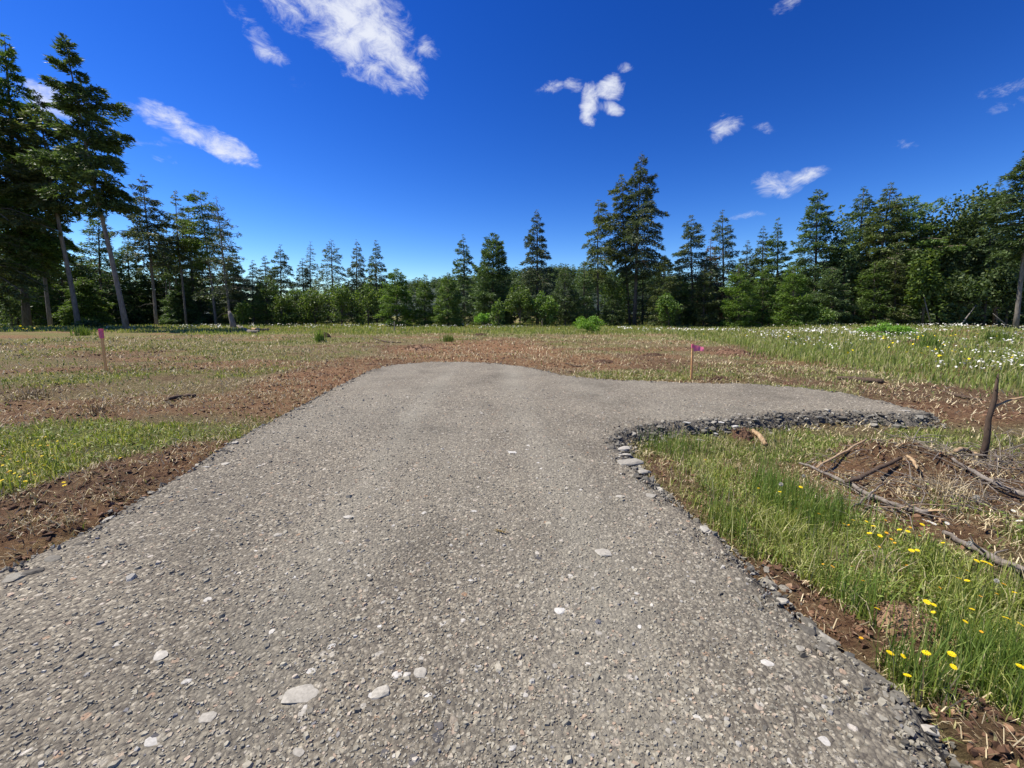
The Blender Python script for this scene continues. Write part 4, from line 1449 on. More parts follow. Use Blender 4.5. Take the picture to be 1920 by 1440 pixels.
make_leafy(1103, 36, 1103, 592, 32, 'low lime green bramble mound at the far edge of the cleared pad', LEAF_LIME, 2600, .14, name='bramble_bush', seed=180, lumps=20, cat='bush')
make_leafy(905, 47, 908, 583, 18, 'small lime green bush in front of the broad black-green fir', LEAF_LIME, 1300, .16, name='bush', seed=181, lumps=14, cat='bush')
make_leafy(1660, 30, 1662, 607, 46, 'low bright green thicket at the meadow edge on the right', LEAF_LIME, 2600, .12, name='bush', seed=182, lumps=22, cat='bush')
make_leafy(1492, 23, 1492, 634, 12, 'tiny green seedling fir alone in the grass on the right', FIR_BRIGHT, 500, .08, name='seedling', seed=183, lumps=8, cat='plant')
make_leafy(160, 42, 165, 600, 30, 'dark low fern clump at the foot of the slanting trunk', LEAF_DARK, 900, .2, name='bush', seed=184, lumps=14, cat='bush')


# ---- backing wood behind the named trees (reads as one dark mass)
def backing():
    q = np.random.RandomState(77)
    protos = []
    for k in range(7):
        ax = np.array([0, 0, 10.0])
        (V, Fc), W = conifer_crown(ax, 2.3, .0, 40, 900, .85, 500 + k, shape='dense', irr=.25)
        tv, tf = tube_path([np.array([0, 0, -.5]), ax * .5, ax * .97], [.16, .1, .02], 6, False)
        protos.append(((V, Fc[0]), (tv, tf)))
    fol, wood = [], []
    xs = []
    for row, (Y, step) in enumerate(((66, 4.0), (72, 4.4), (80, 4.8))):
        x = -125.0
        while x < 125:
            xs.append((x + q.uniform(-1, 1), Y + q.uniform(-2, 2)))
            x += step * q.uniform(.8, 1.2)
    for (x, y) in xs:
        px = 960 + F * x / y
        # height profile of the wood along the view
        hp = np.interp(px, [-600, 0, 240, 300, 460, 520, 700, 745, 760, 830, 850, 960, 1060, 1100, 1240, 1400, 1500, 1600, 1900, 2600],
                       [17, 15, 10.5, 9.5, 9, 5.5, 5.2, 3.6, 2.2, 2.2, 4.5, 6.0, 6.8, 5.5, 7, 9.5, 12, 15, 17, 17])
        s = hp / 10 * q.uniform(.8, 1.08)
        (V, Fq), (tv, tf) = protos[q.randint(len(protos))]
        a = q.uniform(0, 6.28)
        Rm = np.array([[math.cos(a), -math.sin(a), 0], [math.sin(a), math.cos(a), 0], [0, 0, 1]])
        wd = s if s > .6 else .6
        sc = np.array([wd, wd, s])
        g0 = np.array([x, y, GH(x, y)])
        fol.append(((V @ Rm.T) * sc + g0, [Fq]))
        wood.append(((tv @ Rm.T) * sc + g0, tf))
    AV, AF = merge(fol + wood)
    mi = np.concatenate([np.ones(len(AF[0]), int), np.zeros(len(AF[1]), int)])
    tag(put('background_wood', mesh_np('background_wood', AV, AF, [FIR_DARK, BARK], midx=mi)),
        'dense dark mass of firs behind the nearer trees all round the clearing', 'wood', kind='stuff')


backing()


# ---- distant wooded hill
def hill():
    n = 90
    gx = np.linspace(-420, 420, n)
    gy = np.linspace(230, 620, 60)
    X, Y = np.meshgrid(gx, gy)
    x, y = X.ravel(), Y.ravel()

    def hz(x, y):
        ridge = np.interp(x, [-420, -260, -150, -60, 0, 40, 90, 160, 260, 420], [14, 17, 25, 34, 38, 43, 40, 31, 26, 22])
        return -4 + ridge * np.exp(-((y - 400) / 120.0) ** 2) * (.88 + .24 * fbm(x, y, .012, 3, 201))
    z = hz(x, y)
    idx = np.arange(len(x)).reshape(X.shape)
    f = np.stack([idx[:-1, :-1], idx[:-1, 1:], idx[1:, 1:], idx[1:, :-1]], -1).reshape(-1, 4)
    m = flat_mat('hill_floor', (.022, .036, .018), var=.4)
    tag(put('hill', mesh_np('hill', np.stack([x, y, z], -1), [f], [m], smooth=True)), 'low wooded hill far beyond the clearing', kind='structure')
    q = np.random.RandomState(9)
    nt_ = 900
    tx, ty = q.uniform(-150, 170, nt_), q.uniform(300, 420, nt_)
    tz = hz(tx, ty)
    (V, Fc), W = conifer_crown(np.array([0, 0, 9.0]), 2.6, .0, 22, 55, 2.6, 900, shape='dense', irr=.3)
    sc = q.uniform(.6, 1.25, nt_)
    a = q.uniform(0, 6.28, nt_)
    ca, sa = np.cos(a), np.sin(a)
    X_ = (V[None, :, 0] * ca[:, None] - V[None, :, 1] * sa[:, None]) * sc[:, None] + tx[:, None]
    Y_ = (V[None, :, 0] * sa[:, None] + V[None, :, 1] * ca[:, None]) * sc[:, None] + ty[:, None]
    Z_ = V[None, :, 2] * sc[:, None] + tz[:, None]
    VV = np.stack([X_, Y_, Z_], -1).reshape(-1, 3)
    FF = (Fc[0][None] + (np.arange(nt_) * len(V))[:, None, None]).reshape(-1, 3)
    tag(put('hill_wood', mesh_np('hill_wood', VV, [FF], [FIR_DARK])), 'far-off forest covering the low hill', 'wood', kind='stuff')


hill()


# ================================================================== small things
def g3(px, py, dz=0.0, z=0.02):
    p = on_plane(px, py, z)
    return np.array([p[0], p[1], GH(p[0], p[1]) + dz])


def box(p0, p1, w, d, taper=1.0):
    """four-sided pole from p0 to p1 w x d"""
    p0, p1 = np.asarray(p0, float), np.asarray(p1, float)
    V = []
    for p, k in ((p0, 1), (p1, taper)):
        for sx, sy in ((-1, -1), (1, -1), (1, 1), (-1, 1)):
            V.append(p + np.array([sx * w / 2 * k, sy * d / 2 * k, 0]))
    Q = [(0, 3, 2, 1), (4, 5, 6, 7)] + [(i, (i + 1) % 4, 4 + (i + 1) % 4, 4 + i) for i in range(4)]
    return np.array(V), [np.array(Q)]


def cloth(P0, L, Hh, seed, nx=8, nz_=4, dirv=(1, 0, 0), sag=.3):
    q = np.random.RandomState(seed)
    V, Q = [], []
    d = np.array(dirv, float)
    side = np.cross(d, (0, 0, 1.0))
    for i in range(nx):
        u = i / (nx - 1)
        for j in range(nz_):
            v = j / (nz_ - 1)
            hh = Hh * (1 - .45 * u)
            p = P0 + d * L * u + np.array([0, 0, -hh * v - sag * L * u * u]) + side * (.022 * math.sin(u * 7 + v * 2) * (u + .15))
            V.append(p)
    for i in range(nx - 1):
        for j in range(nz_ - 1):
            Q.append((i * nz_ + j, i * nz_ + j + 1, (i + 1) * nz_ + j + 1, (i + 1) * nz_ + j))
    return np.array(V), [np.array(Q)]


# survey stakes
def stake(bpx, bpy, tpx, tpy, w, label, mat, flag=None):
    b = g3(bpx, bpy)
    t = at_y(tpx, tpy, b[1])
    o = put('survey_stake', None, loc=b)
    tag(o, label, 'stake')
    ax = t - b
    V, Fc = box(np.array([0, 0, -.15]), ax, w, w * .5)
    if flag != 'wrap':
        pass
    put('post', mesh_np('post', V, Fc, [mat]), o)
    if flag == 'wrap':
        V, Fc = box(ax * .80, ax * 1.0 + np.array([0, 0, .02]), w * 1.35, w * .8, 1.1)
        put('pink_tape', mesh_np('pink_tape', V, Fc, [PINK], smooth=False), o)
        V, Fc = cloth(ax * .97, w * 1.2, .16, 3, 4, 4, (-1, -.3, 0), .4)
        put('tape_tail', mesh_np('tape_tail', V, Fc, [PINK], smooth=True), o)
    elif flag == 'flag':
        V, Fc = box(ax * .90, ax * 1.0 + np.array([0, 0, .01]), w * 1.25, w * .75)
        put('tape_knot', mesh_np('tape_knot', V, Fc, [PINK]), o)
        V, Fc = cloth(ax * .985 + np.array([w * .4, 0, 0]), .23, .16, 5, 8, 4, (1, -.2, 0), .25)
        put('flag', mesh_np('flag', V, Fc, [PINK], smooth=True), o)
    return o


stake(199, 697, 189, 618, .062, 'wooden survey stake wrapped in pink tape in the field left of the drive', STAKE, 'wrap')
stake(1297, 711, 1299, 646, .045, 'wooden survey stake with pink ribbon fluttering beyond the right arm of the drive', STAKE, 'flag')
stake(740, 622, 739, 603, .10, 'distant bare wooden stake at the far edge of the cleared field', STAKE_PALE)
stake(1017, 613, 1016, 601, .09, 'tiny distant stake between the bramble mound and the centre bushes', STAKE_PALE)
stake(931, 611, 929, 570, .11, 'distant thin pale post in front of the broad black-green fir', STAKE_PALE)


def limb(name, pix, rad, label, mats, cat='branch', K=7, lift=.03, zs=None, ends=None, twigs=0, seed=0, wob=.005, group=None):
    """fallen branch through photo points lying on the ground"""
    q = np.random.RandomState(seed + 300)
    pts = []
    for i, (a, b) in enumerate(pix):
        zz = (zs[i] if zs else 0)
        p = on_plane(a, b, .02 + lift + zz)
        p[2] = GH(p[0], p[1]) + lift + zz
        pts.append(p)
    fine = []
    for i in range(len(pts) - 1):
        for k in range(4):
            t = k / 4
            fine.append(pts[i] * (1 - t) + pts[i + 1] * t + (q.normal(0, wob, 3) if (i + k) else 0))
    fine.append(pts[-1])
    org = fine[0].copy()
    fine = [p - org for p in fine]
    m = len(fine)
    rr = np.interp(np.linspace(0, 1, m), np.linspace(0, 1, len(rad)), rad) * q.uniform(.88, 1.12, m)
    o = put(name, None, loc=org)
    tag(o, label, cat, group)
    V, Fc = tube_path(fine, rr, K)
    put('stem', mesh_np('stem', V, Fc, [mats[0]], smooth=True), o)
    if ends:
        for (which, ln) in ends:
            e, pr = (fine[-1], fine[-2]) if which else (fine[0], fine[1])
            d = (e - pr) / np.linalg.norm(e - pr)
            r_ = rr[-1] if which else rr[0]
            parts = []
            for s in range(4):
                off = q.normal(0, r_ * .4, 3)
                parts.append(tube_path([e - d * .01 + off, e + d * ln * q.uniform(.4, 1) + off * 1.2], [r_ * .55, r_ * .12], 4))
            V, Fc = merge(parts)
            put('broken_end', mesh_np('broken_end', V, Fc, [BROKEN]), o)
    for s in range(twigs):
        i = q.randint(1, m - 1)
        a = q.uniform(0, 6.28)
        d = np.array([math.cos(a), math.sin(a), q.uniform(.1, .9)])
        d /= np.linalg.norm(d)
        l = q.uniform(.08, .28)
        V, Fc = tube_path([fine[i], fine[i] + d * l * .6 + q.normal(0, .01, 3), fine[i] + d * l + q.normal(0, .03, 3)], [rr[i] * .35, rr[i] * .25, .0015], 4)
        put('twig', mesh_np('twig', V, Fc, [mats[-1]], smooth=True), o)
    return o


DEAD = bark_mat('dead_branch', (.07, .055, .045), (.26, .23, .20), 22)
DEADB = bark_mat('dark_branch', (.035, .025, .018), (.13, .09, .065), 22)
TANB = bark_mat('tan_branch', (.22, .15, .09), (.42, .31, .20), 22)
limb('fallen_branch', [(1500, 858), (1533, 872), (1585, 900), (1642, 929), (1692, 948), (1741, 966)], [.010, .014, .018, .021, .021, .018],
     'longest grey fallen branch with orange broken end slanting across the spoil mound', [DEAD], ends=[(1, .12)], twigs=9, seed=1, lift=.05)
limb('fallen_branch', [(1770, 992), (1830, 1022), (1880, 1046), (1945, 1078)], [.016, .022, .026, .03],
     'thick weathered grey log in the grass at the right edge, below the flowers', [DEAD], twigs=4, seed=2, lift=.04)
limb('fallen_branch', [(1533, 868), (1575, 855), (1622, 842)], [.012, .013, .010], 'straight tan stick leaning onto the top of the spoil mound', [TANB], seed=3, lift=.06)
limb('fallen_branch', [(1587, 900), (1625, 886), (1653, 876), (1688, 869)], [.018, .02, .021, .016], 'dark brown curved stick with pale splintered end on the mound', [DEADB], ends=[(1, .10)], seed=4, lift=.09)
limb('fallen_branch', [(1782, 877), (1824, 892), (1872, 909), (1940, 932)], [.012, .018, .022, .024], 'long grey brown branch right of the mound running out of view', [DEAD], twigs=5, seed=5, lift=.06)
limb('fallen_branch', [(1627, 945), (1682, 949), (1740, 948), (1806, 947)], [.006, .007, .006, .004], 'thin pale straight twig below the longest fallen branch', [TANB], seed=6, lift=.07)
limb('fallen_branch', [(1594, 948), (1625, 928), (1657, 909)], [.006, .009, .005], 'short pale grey twig crossing the longest fallen branch', [DEAD], seed=7, lift=.08)
limb('root', [(1790, 856), (1806, 844), (1822, 841), (1840, 846)], [.022, .022, .018, .014], 'pale bent root at the foot of the broken sapling', [TANB], seed=8, lift=.10, cat='root')
limb('fallen_branch', [(1868, 870), (1870, 824), (1885, 832), (1916, 880)], [.009, .009, .008, .006], 'bent dark twig arching right of the broken sapling', [DEADB], seed=9, zs=[0, .10, .10, .0], lift=.03)
limb('fallen_branch', [(1883, 832), (1905, 822), (1945, 814)], [.006, .007, .005], 'pale thin twig raised above the grass at the right edge', [DEAD], seed=10, zs=[.1, .14, .2], lift=.03)
limb('wood_chunk', [(1413, 799), (1425, 809), (1438, 821)], [.03, .032, .026], 'short orange broken wood chunk lying beside the right arm of the drive', [BROKEN], seed=11, cat='wood', lift=.05, wob=.004)
limb('wood_chunk', [(1698, 868), (1708, 874), (1718, 884)], [.012, .018, .010], 'pale split wood splinter on the spoil mound', [BROKEN], seed=12, cat='wood', lift=.10, wob=.004)
limb('fallen_log', [(1570, 704), (1610, 707), (1657, 711)], [.05, .075, .06], 'dark log lying on bare soil beyond the right arm of the drive', [DEADB], seed=13, cat='log', lift=.05, ends=[(1, .15)])
limb('fallen_branch', [(312, 748), (340, 740), (367, 739)], [.03, .04, .03], 'dark stick with pale broken end in the field left of the drive', [DEADB], seed=14, ends=[(0, .2)], lift=.04)
limb('fallen_branch', [(445, 612), (470, 621), (486, 621)], [.16, .2, .14], 'grey log end beside the stump at the left edge of the clearing', [DEAD], seed=15, cat='log', lift=.12)
limb('wood_chunk', [(472, 616), (490, 619), (505, 618)], [.12, .2, .12], 'orange split wood heap right of the grey log at the clearing edge', [BROKEN], seed=16, cat='wood', lift=.1)
limb('fallen_branch', [(700, 635), (722, 640), (752, 643)], [.035, .04, .02], 'thin distant branch lying left of the road end', [DEADB], seed=17, lift=.05)
limb('fallen_branch', [(230, 958), (275, 957), (320, 962)], [.004, .006, .004], 'thin orange root on the brown soil left of the drive', [TANB], seed=18, lift=.02)
limb('fallen_branch', [(1060, 679), (1085, 683), (1110, 683)], [.02, .025, .015], 'brown stick on the soil just beyond the end of the drive', [DEADB], seed=19, lift=.03)
limb('fallen_branch', [(1765, 730), (1800, 738), (1840, 748)], [.03, .035, .02], 'brown stick on bare soil past the tip of the right arm', [DEADB], seed=20, lift=.03)

# leaning pale poles in the right-hand wood
for i, (a, b_, c, d, Y, lb) in enumerate(((1797, 614, 1830, 572, 44, 'pale dead pole leaning right at the foot of the right-hand wood'),
                                         (1748, 606, 1732, 555, 45, 'thin dead pole leaning left under the right-hand wood'),
                                         (1898, 612, 1862, 588, 43, 'short pale pole leaning left beside the right-edge trunk'))):
    p0, p1 = at_y(a, b_, Y), at_y(c, d, Y)
    p0[2] = GH(p0[0], p0[1])
    o = put('dead_pole', mesh_np('dead_pole', *tube_path([np.zeros(3), (p1 - p0) * .5, p1 - p0], [.08, .06, .03], 7), [BARK_PALE], smooth=True), loc=p0)
    tag(o, lb, 'dead tree')

# stump at the clearing edge
sp = at_y(438, 612, 44)
sp[2] = GH(sp[0], sp[1])
V, Fc = tube_path([np.array([0, 0, -.2]), np.array([-.05, 0, .7]), np.array([-.2, 0, 1.45]), np.array([-.28, 0, 1.9])], [.34, .27, .22, .12], 9)
tag(put('broken_stump', mesh_np('broken_stump', V, Fc, [BARK_PALE], smooth=True), loc=sp), 'tall broken grey stump beside the half dead fir', 'stump')

# broken sapling at right
b = g3(1841, 866)
t = at_y(1872, 700, b[1] + .05)
o = put('broken_sapling', None, loc=b)
tag(o, 'dark snapped sapling stem standing at the right edge with an orange torn branch', 'broken tree')
ax = t - b
V, Fc = tube_path([np.array([0, 0, -.1]), ax * .25 + [.01, 0, 0], ax * .5 + [-.012, 0, 0], ax * .72 + [.012, 0, 0], ax * .93, ax], [.034, .028, .023, .021, .013, .003], 9)
put('stem', mesh_np('stem', V, Fc, [DEADB], smooth=True), o)
k0 = ax * .62
side = at_y(1935, 742, b[1] + .02) - b
V, Fc = tube_path([k0 - [0, 0, .06], k0 + [.03, 0, .02], k0 * .55 + side * .45 + [0, 0, .035], side], [.012, .016, .011, .008], 6)
put('torn_branch', mesh_np('torn_branch', V, Fc, [BROKEN], smooth=True), o)
for s in range(8):
    qd = np.random.RandomState(s + 40)
    z0 = ax * qd.uniform(.3, .95)
    a = qd.uniform(0, 6.28)
    V, Fc = tube_path([z0, z0 + np.array([math.cos(a) * .035, math.sin(a) * .035, .03])], [.006, .0015], 4)
    put('bark_splinter', mesh_np('bark_splinter', V, Fc, [DEADB]), o)

# brush: wiry pale twigs at the right edge
parts = []
qd = np.random.RandomState(88)
for s in range(26):
    p = g3(qd.uniform(1850, 1960), qd.uniform(830, 900))
    a = qd.uniform(-.9, .9) + (math.pi if qd.rand() < .4 else 0)
    l = qd.uniform(.2, .5)
    d = np.array([math.cos(a), math.sin(a), 0])
    parts.append(tube_path([p, p + d * l * .4 + [0, 0, l * .45], p + d * l * .8 + [0, 0, l * .55], p + d * l * 1.1 + [0, 0, l * .35]], [.004, .0035, .003, .0012], 4, False))
V, Fc = merge(parts)
tag(put('brush_twigs', mesh_np('brush_twigs', V, Fc, [DEAD], smooth=True)), 'tangle of thin wiry grey twigs right of the broken sapling', 'twigs', kind='stuff')

parts = []
for s in range(260):
    p = g3(qd.uniform(1540, 1900), qd.uniform(845, 965))
    p[2] += qd.uniform(.01, .07)
    a = qd.uniform(0, 6.283)
    l = qd.uniform(.08, .42)
    d = np.array([math.cos(a), math.sin(a), qd.uniform(-.1, .35)])
    k = qd.normal(0, .03, 3)
    rr = qd.uniform(.0018, .006)
    parts.append(tube_path([p, p + d * l * .5 + k, p + d * l], [rr, rr * .8, rr * .4], 4, False))
V, Fc = merge(parts)
tag(put('brush_twigs', mesh_np('brush_twigs', V, Fc, [DEAD], smooth=True)), 'litter of small grey brown twigs and roots over the spoil mound', 'twigs', kind='stuff')

# small moss and leaf sprig lying on the road
p = on_plane(940, 998, DT)
o = put('leaf_sprig', None, loc=(p[0], p[1], DT + .006))
tag(o, 'small yellow brown leafy sprig lying on the drive', 'sprig')
V, Fc = tube_path([np.array([-.05, .02, 0]), np.array([-.01, 0, .012]), np.array([.03, -.02, .004])], [.0025, .002, .001], 5)
put('stem', mesh_np('stem', V, Fc, [TANB]), o)
P_ = np.stack([np.linspace(-.04, .03, 16), np.linspace(.015, -.02, 16), np.full(16, .008)], -1)
D_ = nz(qd.normal(0, 1, (16, 3)) * [1, 1, .4])
V, Fc = kites(P_, D_, nz(np.cross(D_, [0, 0, 1.0])), qd.uniform(.015, .04, 16), qd.uniform(.006, .012, 16))
put('leaves', mesh_np('leaves', V, Fc, [leaf_mat('sprig_leaf', [(.10, .10, .02), (.2, .14, .03)], trans=.2)]), o)


# ------------------------------------------------------------------ soil heaps out in the field
def heap(px, py, rpx, h, label, seed, mat=CLOD):
    c = g3(px, py)
    rad = rpx / F * c[1]
    q = np.random.RandomState(seed)
    n = 26
    g = np.linspace(-1, 1, n)
    X, Y = np.meshgrid(g, g)
    r2 = X ** 2 + (Y * 1.1) ** 2
    hh = h * np.clip(1 - r2, 0, 1) * (.35 + 1.1 * fbm(X * 3 + seed, Y * 3, 1.6, 3, seed)) - .03
    wx, wy = X * rad, Y * rad * .8
    V = np.stack([wx.ravel(), wy.ravel(), hh.ravel()], -1)
    V[:, 2] += ground_h(V[:, 0] + c[0], V[:, 1] + c[1]) - c[2]
    idx = np.arange(n * n).reshape(n, n)
    f = np.stack([idx[:-1, :-1], idx[:-1, 1:], idx[1:, 1:], idx[1:, :-1]], -1).reshape(-1, 4)
    o = put('soil_heap', None, loc=c)
    tag(o, label, 'soil heap')
    put('soil', mesh_np('soil', V, [f], [CLOD]), o)
    m = 130
    a, rr = q.uniform(0, 6.28, m), np.sqrt(q.rand(m)) * .95
    px_, py_ = np.cos(a) * rr * rad, np.sin(a) * rr * rad * .8
    pz = h * np.clip(1 - rr ** 2, 0, 1) * .85
    S = q.uniform(.02, .07, m) * rad
    SV, SF = scatter_hulls(np.column_stack([px_, py_, pz]), S, seed)
    tag(put('clods', mesh_np('clods', SV, SF, [CLOD]), o), kind='stuff')
    roots = []
    for k in range(9):
        a = q.uniform(0, 6.28)
        p0 = np.array([math.cos(a) * rad * .5 * q.rand(), math.sin(a) * rad * .4, h * .5])
        d = np.array([q.normal(0, 1), q.normal(0, 1), q.uniform(0, .6)]) * rad * .35
        roots.append(tube_path([p0, p0 + d * .5 + [0, 0, h * .2], p0 + d], [.008 * rad, .006 * rad, .003 * rad], 4, False))
    tag(put('roots', mesh_np('roots', *merge(roots), [TANB]), o), kind='stuff')


heap(1375, 660, 34, .20, 'dark torn-up soil heap behind the pink ribbon stake', 1)
heap(785, 655, 30, .22, 'brown soil heap just left of the far end of the drive', 2)
heap(1225, 664, 22, .14, 'small brown soil heap left of the pink ribbon stake', 3)
heap(1350, 711, 20, .10, 'low dark soil heap at the edge of the right arm near the ribbon stake', 4)
heap(1130, 675, 26, .12, 'flat brown soil heap right of the far end of the drive', 5)
heap(1722, 645, 22, .25, 'reddish soil heap in the tall grass on the right', 6)
heap(612, 632, 9, .35, 'small dark root ball standing in the field left of centre', 7)
heap(900, 628, 16, .2, 'tiny distant soil heap beyond the end of the drive', 8)
heap(1690, 1180, 60, .09, 'bare dark soil lump among the yellow flowers on the right', 9)
heap(1394, 812, 22, .10, 'small red soil heap beside the orange wood chunk', 10)
heap(505, 617, 10, .22, 'small red brown heap beside the split wood at the clearing edge', 11)
heap(1480, 722, 14, .07, 'thin dark soil ridge along the back edge of the right arm', 12)


# ------------------------------------------------------------------ tufts standing alone
def tuft(px, py, n, h, spread, mat, label, seed, lean=.6, w=.006):
    c = g3(px, py)
    q = np.random.RandomState(seed)
    P = np.column_stack([q.normal(0, spread, n), q.normal(0, spread, n), np.full(n, -.01)])
    V, Fc = blades(P, h * q.uniform(.5, 1.2, n), np.full(n, w), seed, lean)
    tag(put('grass_tuft', mesh_np('grass_tuft', V, Fc, [mat]), loc=c), label, 'grass tuft')


tuft(55, 742, 160, .28, .12, STRAW, 'pale dry grass tuft at the left edge of the field', 1, .8, .012)
tuft(600, 640, 160, .75, .12, GRASS_DARK, 'dark green rush tuft standing in the field left of centre', 2, .25, .03)
tuft(840, 640, 120, .5, .2, GRASS_DARK, 'low green rush tuft left of the tiny distant soil heap', 3, .3, .03)
tuft(155, 628, 160, .8, .3, GRASS_DARK, 'dark green clump at the grass edge left of the tallest left-hand trunk', 4, .4, .04)
tuft(1770, 935, 170, .20, .10, STRAW, 'dry blond grass tuft right of the longest fallen branch', 5, .9, .004)
tuft(175, 775, 60, .28, .10, DEADB, 'brown dead stalks behind the green strip left of the drive', 6, .35, .005)
tuft(272, 870, 60, .07, .05, STRAW, 'pale flattened grass tuft on the brown soil left of the drive', 7, .9, .006)
tuft(225, 862, 60, .08, .035, GRASS, 'small leafy yellow green tuft on the brown soil left of the drive', 8, .8, .01)
tuft(1735, 655, 140, .9, .25, GRASS_DARK, 'tall dark grass clump beside the reddish heap on the right', 9, .3, .03)
tuft(1868, 640, 160, .9, .4, GRASS_DARK, 'broad dark grass clump among the daisies near the right edge', 10, .35, .04)


# ------------------------------------------------------------------ near flowers
def flower_head(mat_p, mat_c, r, petals=13, cup=.25):
    V, Q = [], []
    for ring_, (rad, zz) in enumerate(((r, 0), (r * .7, r * cup * .6))):
        for k in range(petals):
            a = 6.283 * k / petals + ring_ * .2
            w = .23 * 6.283 / petals * 2
            i = len(V)
            V += [(math.cos(a - w * .2) * rad * .15, math.sin(a - w * .2) * rad * .15, zz),
                  (math.cos(a - w) * rad * .75, math.sin(a - w) * rad * .75, zz + rad * cup * .5),
                  (math.cos(a) * rad, math.sin(a) * rad, zz + rad * cup * .45),
                  (math.cos(a + w) * rad * .75, math.sin(a + w) * rad * .75, zz + rad * cup * .5)]
            Q.append((i, i + 1, i + 2, i + 3))
    n0 = len(Q)
    K = 7
    i = len(V)
    for k in range(K):
        a = 6.283 * k / K
        V.append((math.cos(a) * r * .28, math.sin(a) * r * .28, r * cup * .5))
    V.append((0, 0, r * cup * 1.1))
    T = [(i + k, i + (k + 1) % K, i + K) for k in range(K)]
    return mesh_np('flower_head', np.array(V), [np.array(Q), np.array(T)], [mat_p, mat_c], midx=[0] * n0 + [1] * K)


def fluff_head(r):
    q = np.random.RandomState(4)
    n = 90
    D = nz(q.normal(0, 1, (n, 3)))
    V, Fc = kites(D * r * .15, D, nz(np.cross(D, q.normal(0, 1, (n, 3)))), np.full(n, r), np.full(n, r * .28))
    return mesh_np('seed_head', V, Fc, [FLUFF])


HEADS = {'y': flower_head(YELLOW, YELLOW_EYE, .017), 'o': flower_head(ORANGE, YELLOW_EYE, .013), 'w': flower_head(WHITE, YELLOW_EYE, .019), 's': fluff_head(.019)}
STEMS = []
for k in range(4):
    q = np.random.RandomState(k + 600)
    bx, by = q.normal(0, .08, 2)
    V, Fc = tube_path([np.zeros(3), np.array([bx * .5, by * .5, .5]), np.array([bx, by, 1.0])], [.0022, .0019, .0016], 4, False)
    STEMS.append((mesh_np('stem', V, Fc, [STEM], smooth=True), (bx, by)))

RF = [(860, 410), (900, 395), (955, 400), (985, 420), (968, 450), (1012, 460), (1035, 395, 'o'), (1060, 475, 'o'), (1095, 435), (1130, 442), (1140, 425, 'o'), (1190, 413),
      (1180, 460, 'o'), (1278, 490), (1145, 523), (1170, 522), (1010, 507, 'o'), (1420, 566), (1450, 570), (1475, 580), (1382, 608), (1345, 640), (1380, 650), (1580, 700),
      (1505, 705, 'o'), (1437, 716, 'o'), (1265, 680, 'o'), (1210, 740), (1240, 752), (1238, 783), (1400, 770), (1545, 808), (1372, 822), (1440, 865, 'o'), (1000, 768), (933, 892, 'o'),
      (1055, 955), (1110, 968), (1128, 1050), (1315, 960), (1322, 1013), (1208, 955), (1605, 1012), (812, 590, 'o'), (895, 590, 'o'), (772, 580, 'o'), (940, 650, 'o'), (678, 255),
      (755, 368, 'o'), (590, 275), (500, 260), (660, 345, 'o'), (1535, 665, 'o'), (275, 140), (1125, 585, 'o'), (1605, 835), (1040, 448, 'o'), (880, 415, 'o'), (1075, 490, 'o'),
      (1575, 355, 'w'), (1600, 398, 'w'), (1200, 395, 'w'), (1240, 410, 'w'), (1295, 408, 'w'), (1222, 402, 'w'), (690, 208, 's'), (595, 243, 's'), (1420, 297, 's'), (1505, 650, 's'), (1390, 492, 's')]
LF = [(205, 245, 'o'), (285, 260), (340, 237), (258, 290), (300, 303), (430, 268), (390, 328), (315, 380), (410, 398, 'o'), (75, 405), (135, 420), (230, 437), (470, 428, 'o'), (75, 492),
      (108, 510), (215, 510), (15, 563), (478, 578), (483, 600), (150, 535), (560, 290), (900, 395), (395, 378), (245, 300), (60, 500, 'o'), (180, 350), (50, 330), (120, 300), (360, 300, 'o'), (20, 450), (160, 480), (260, 520, 'o'), (330, 450), (20, 380, 'o'), (90, 570), (190, 570)]
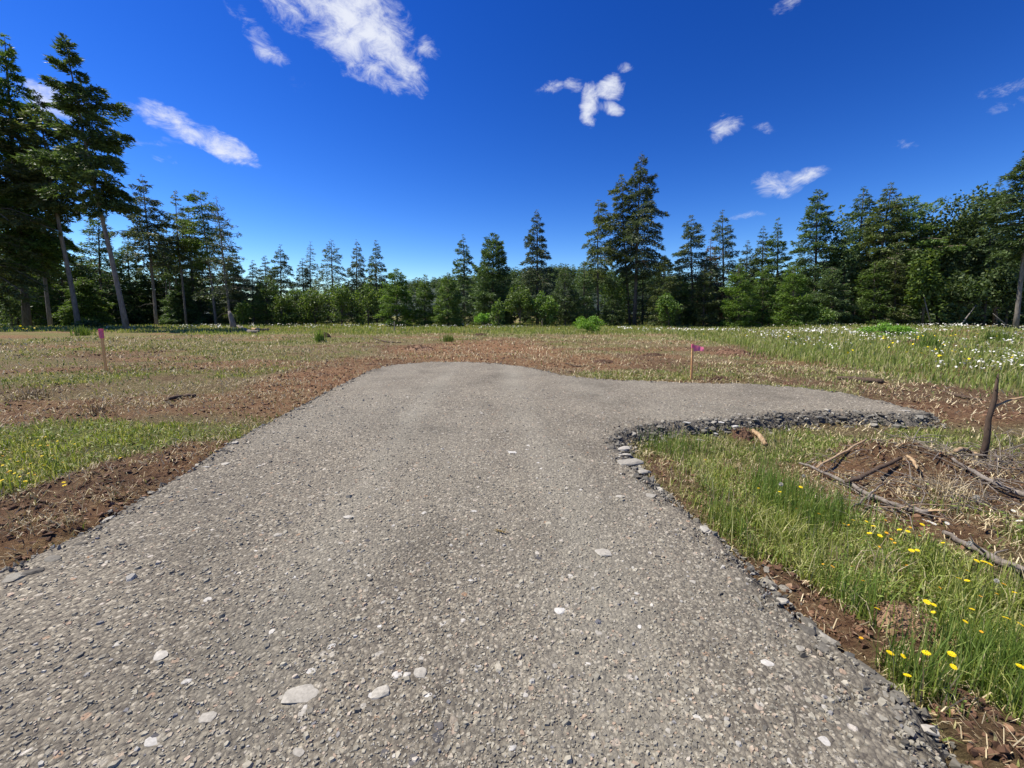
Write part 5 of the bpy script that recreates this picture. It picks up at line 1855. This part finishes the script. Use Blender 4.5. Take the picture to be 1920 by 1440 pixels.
LBL = {'y': ('yellow_flower', 'round yellow flower in the %s', 'yellow flowers in the %s'),
       'o': ('orange_flower', 'small orange yellow flower in the %s', 'small orange yellow flowers in the %s'),
       'w': ('daisy', 'white daisy in the %s', 'white daisies in the %s'),
       's': ('seed_head', 'round fluffy seed head in the %s', 'fluffy seed heads in the %s')}


def zone(px, py):
    if px < 600:
        if px > 130:
            return 'low tufts on the brown soil left of the drive'
        return 'upper part of the left verge clump' if py < 862 else 'lower part of the left verge clump'
    u, v = (px - 1200) * 2.25, (py - 800) * 2.25
    if v < 380:
        return 'grass between the drive corner and the longest fallen branch' if u < 1000 else 'grass at the right edge beside the mound'
    if v < 530:
        return 'dense patch just below the longest fallen branch'
    if v < 730:
        return 'middle of the right verge' if u < 1300 else 'grass under the thick grey log at the right edge'
    if u < 1180:
        return 'grass around the bare soil lump near the drive'
    return 'lower right corner of the verge'


def flower(px, py, kind, side, k):
    where = zone(px, py)
    zf = random.uniform(.20, .32)
    if side.startswith('left'):
        zf = random.uniform(.22, .42)
    p = on_plane(px, py, zf)
    if sdist(np.array([p[0]]), np.array([p[1]]))[0] > -.05:
        p = on_plane(px, py, .15)
    g = GH(p[0], p[1])
    h = p[2] - g
    me, (bx, by) = STEMS[k % 4]
    nm, lb, gr = LBL[kind]
    o = put(nm, None, loc=(p[0] - bx * h, p[1] - by * h, g))
    tag(o, lb % where, 'flower', gr % where)
    s = put('stem', me, o)
    s.scale = (h, h, h) if False else (1, 1, h)
    s.scale = (h, h, h)
    hd = put('head', HEADS[kind], o, (bx * h, by * h, h))
    sc = random.uniform(.55, .92)
    hd.scale = (sc, sc, sc)
    hd.rotation_euler = (random.uniform(-.4, .4), random.uniform(-.4, .4), random.uniform(0, 6))


for k, it in enumerate(RF):
    flower(1200 + it[0] / 2.25, 800 + it[1] / 2.25, it[2] if len(it) > 2 else 'y', 'right verge grass', k)
for k, it in enumerate(LF):
    flower(it[0] / 4, 760 + it[1] / 4, it[2] if len(it) > 2 else 'y', 'left verge grass', k)

# ------------------------------------------------------------------ render settings
scene.render.engine = 'CYCLES'
scene.cycles.max_bounces = 5
scene.cycles.diffuse_bounces = 3
scene.cycles.transmission_bounces = 3
scene.cycles.transparent_max_bounces = 4
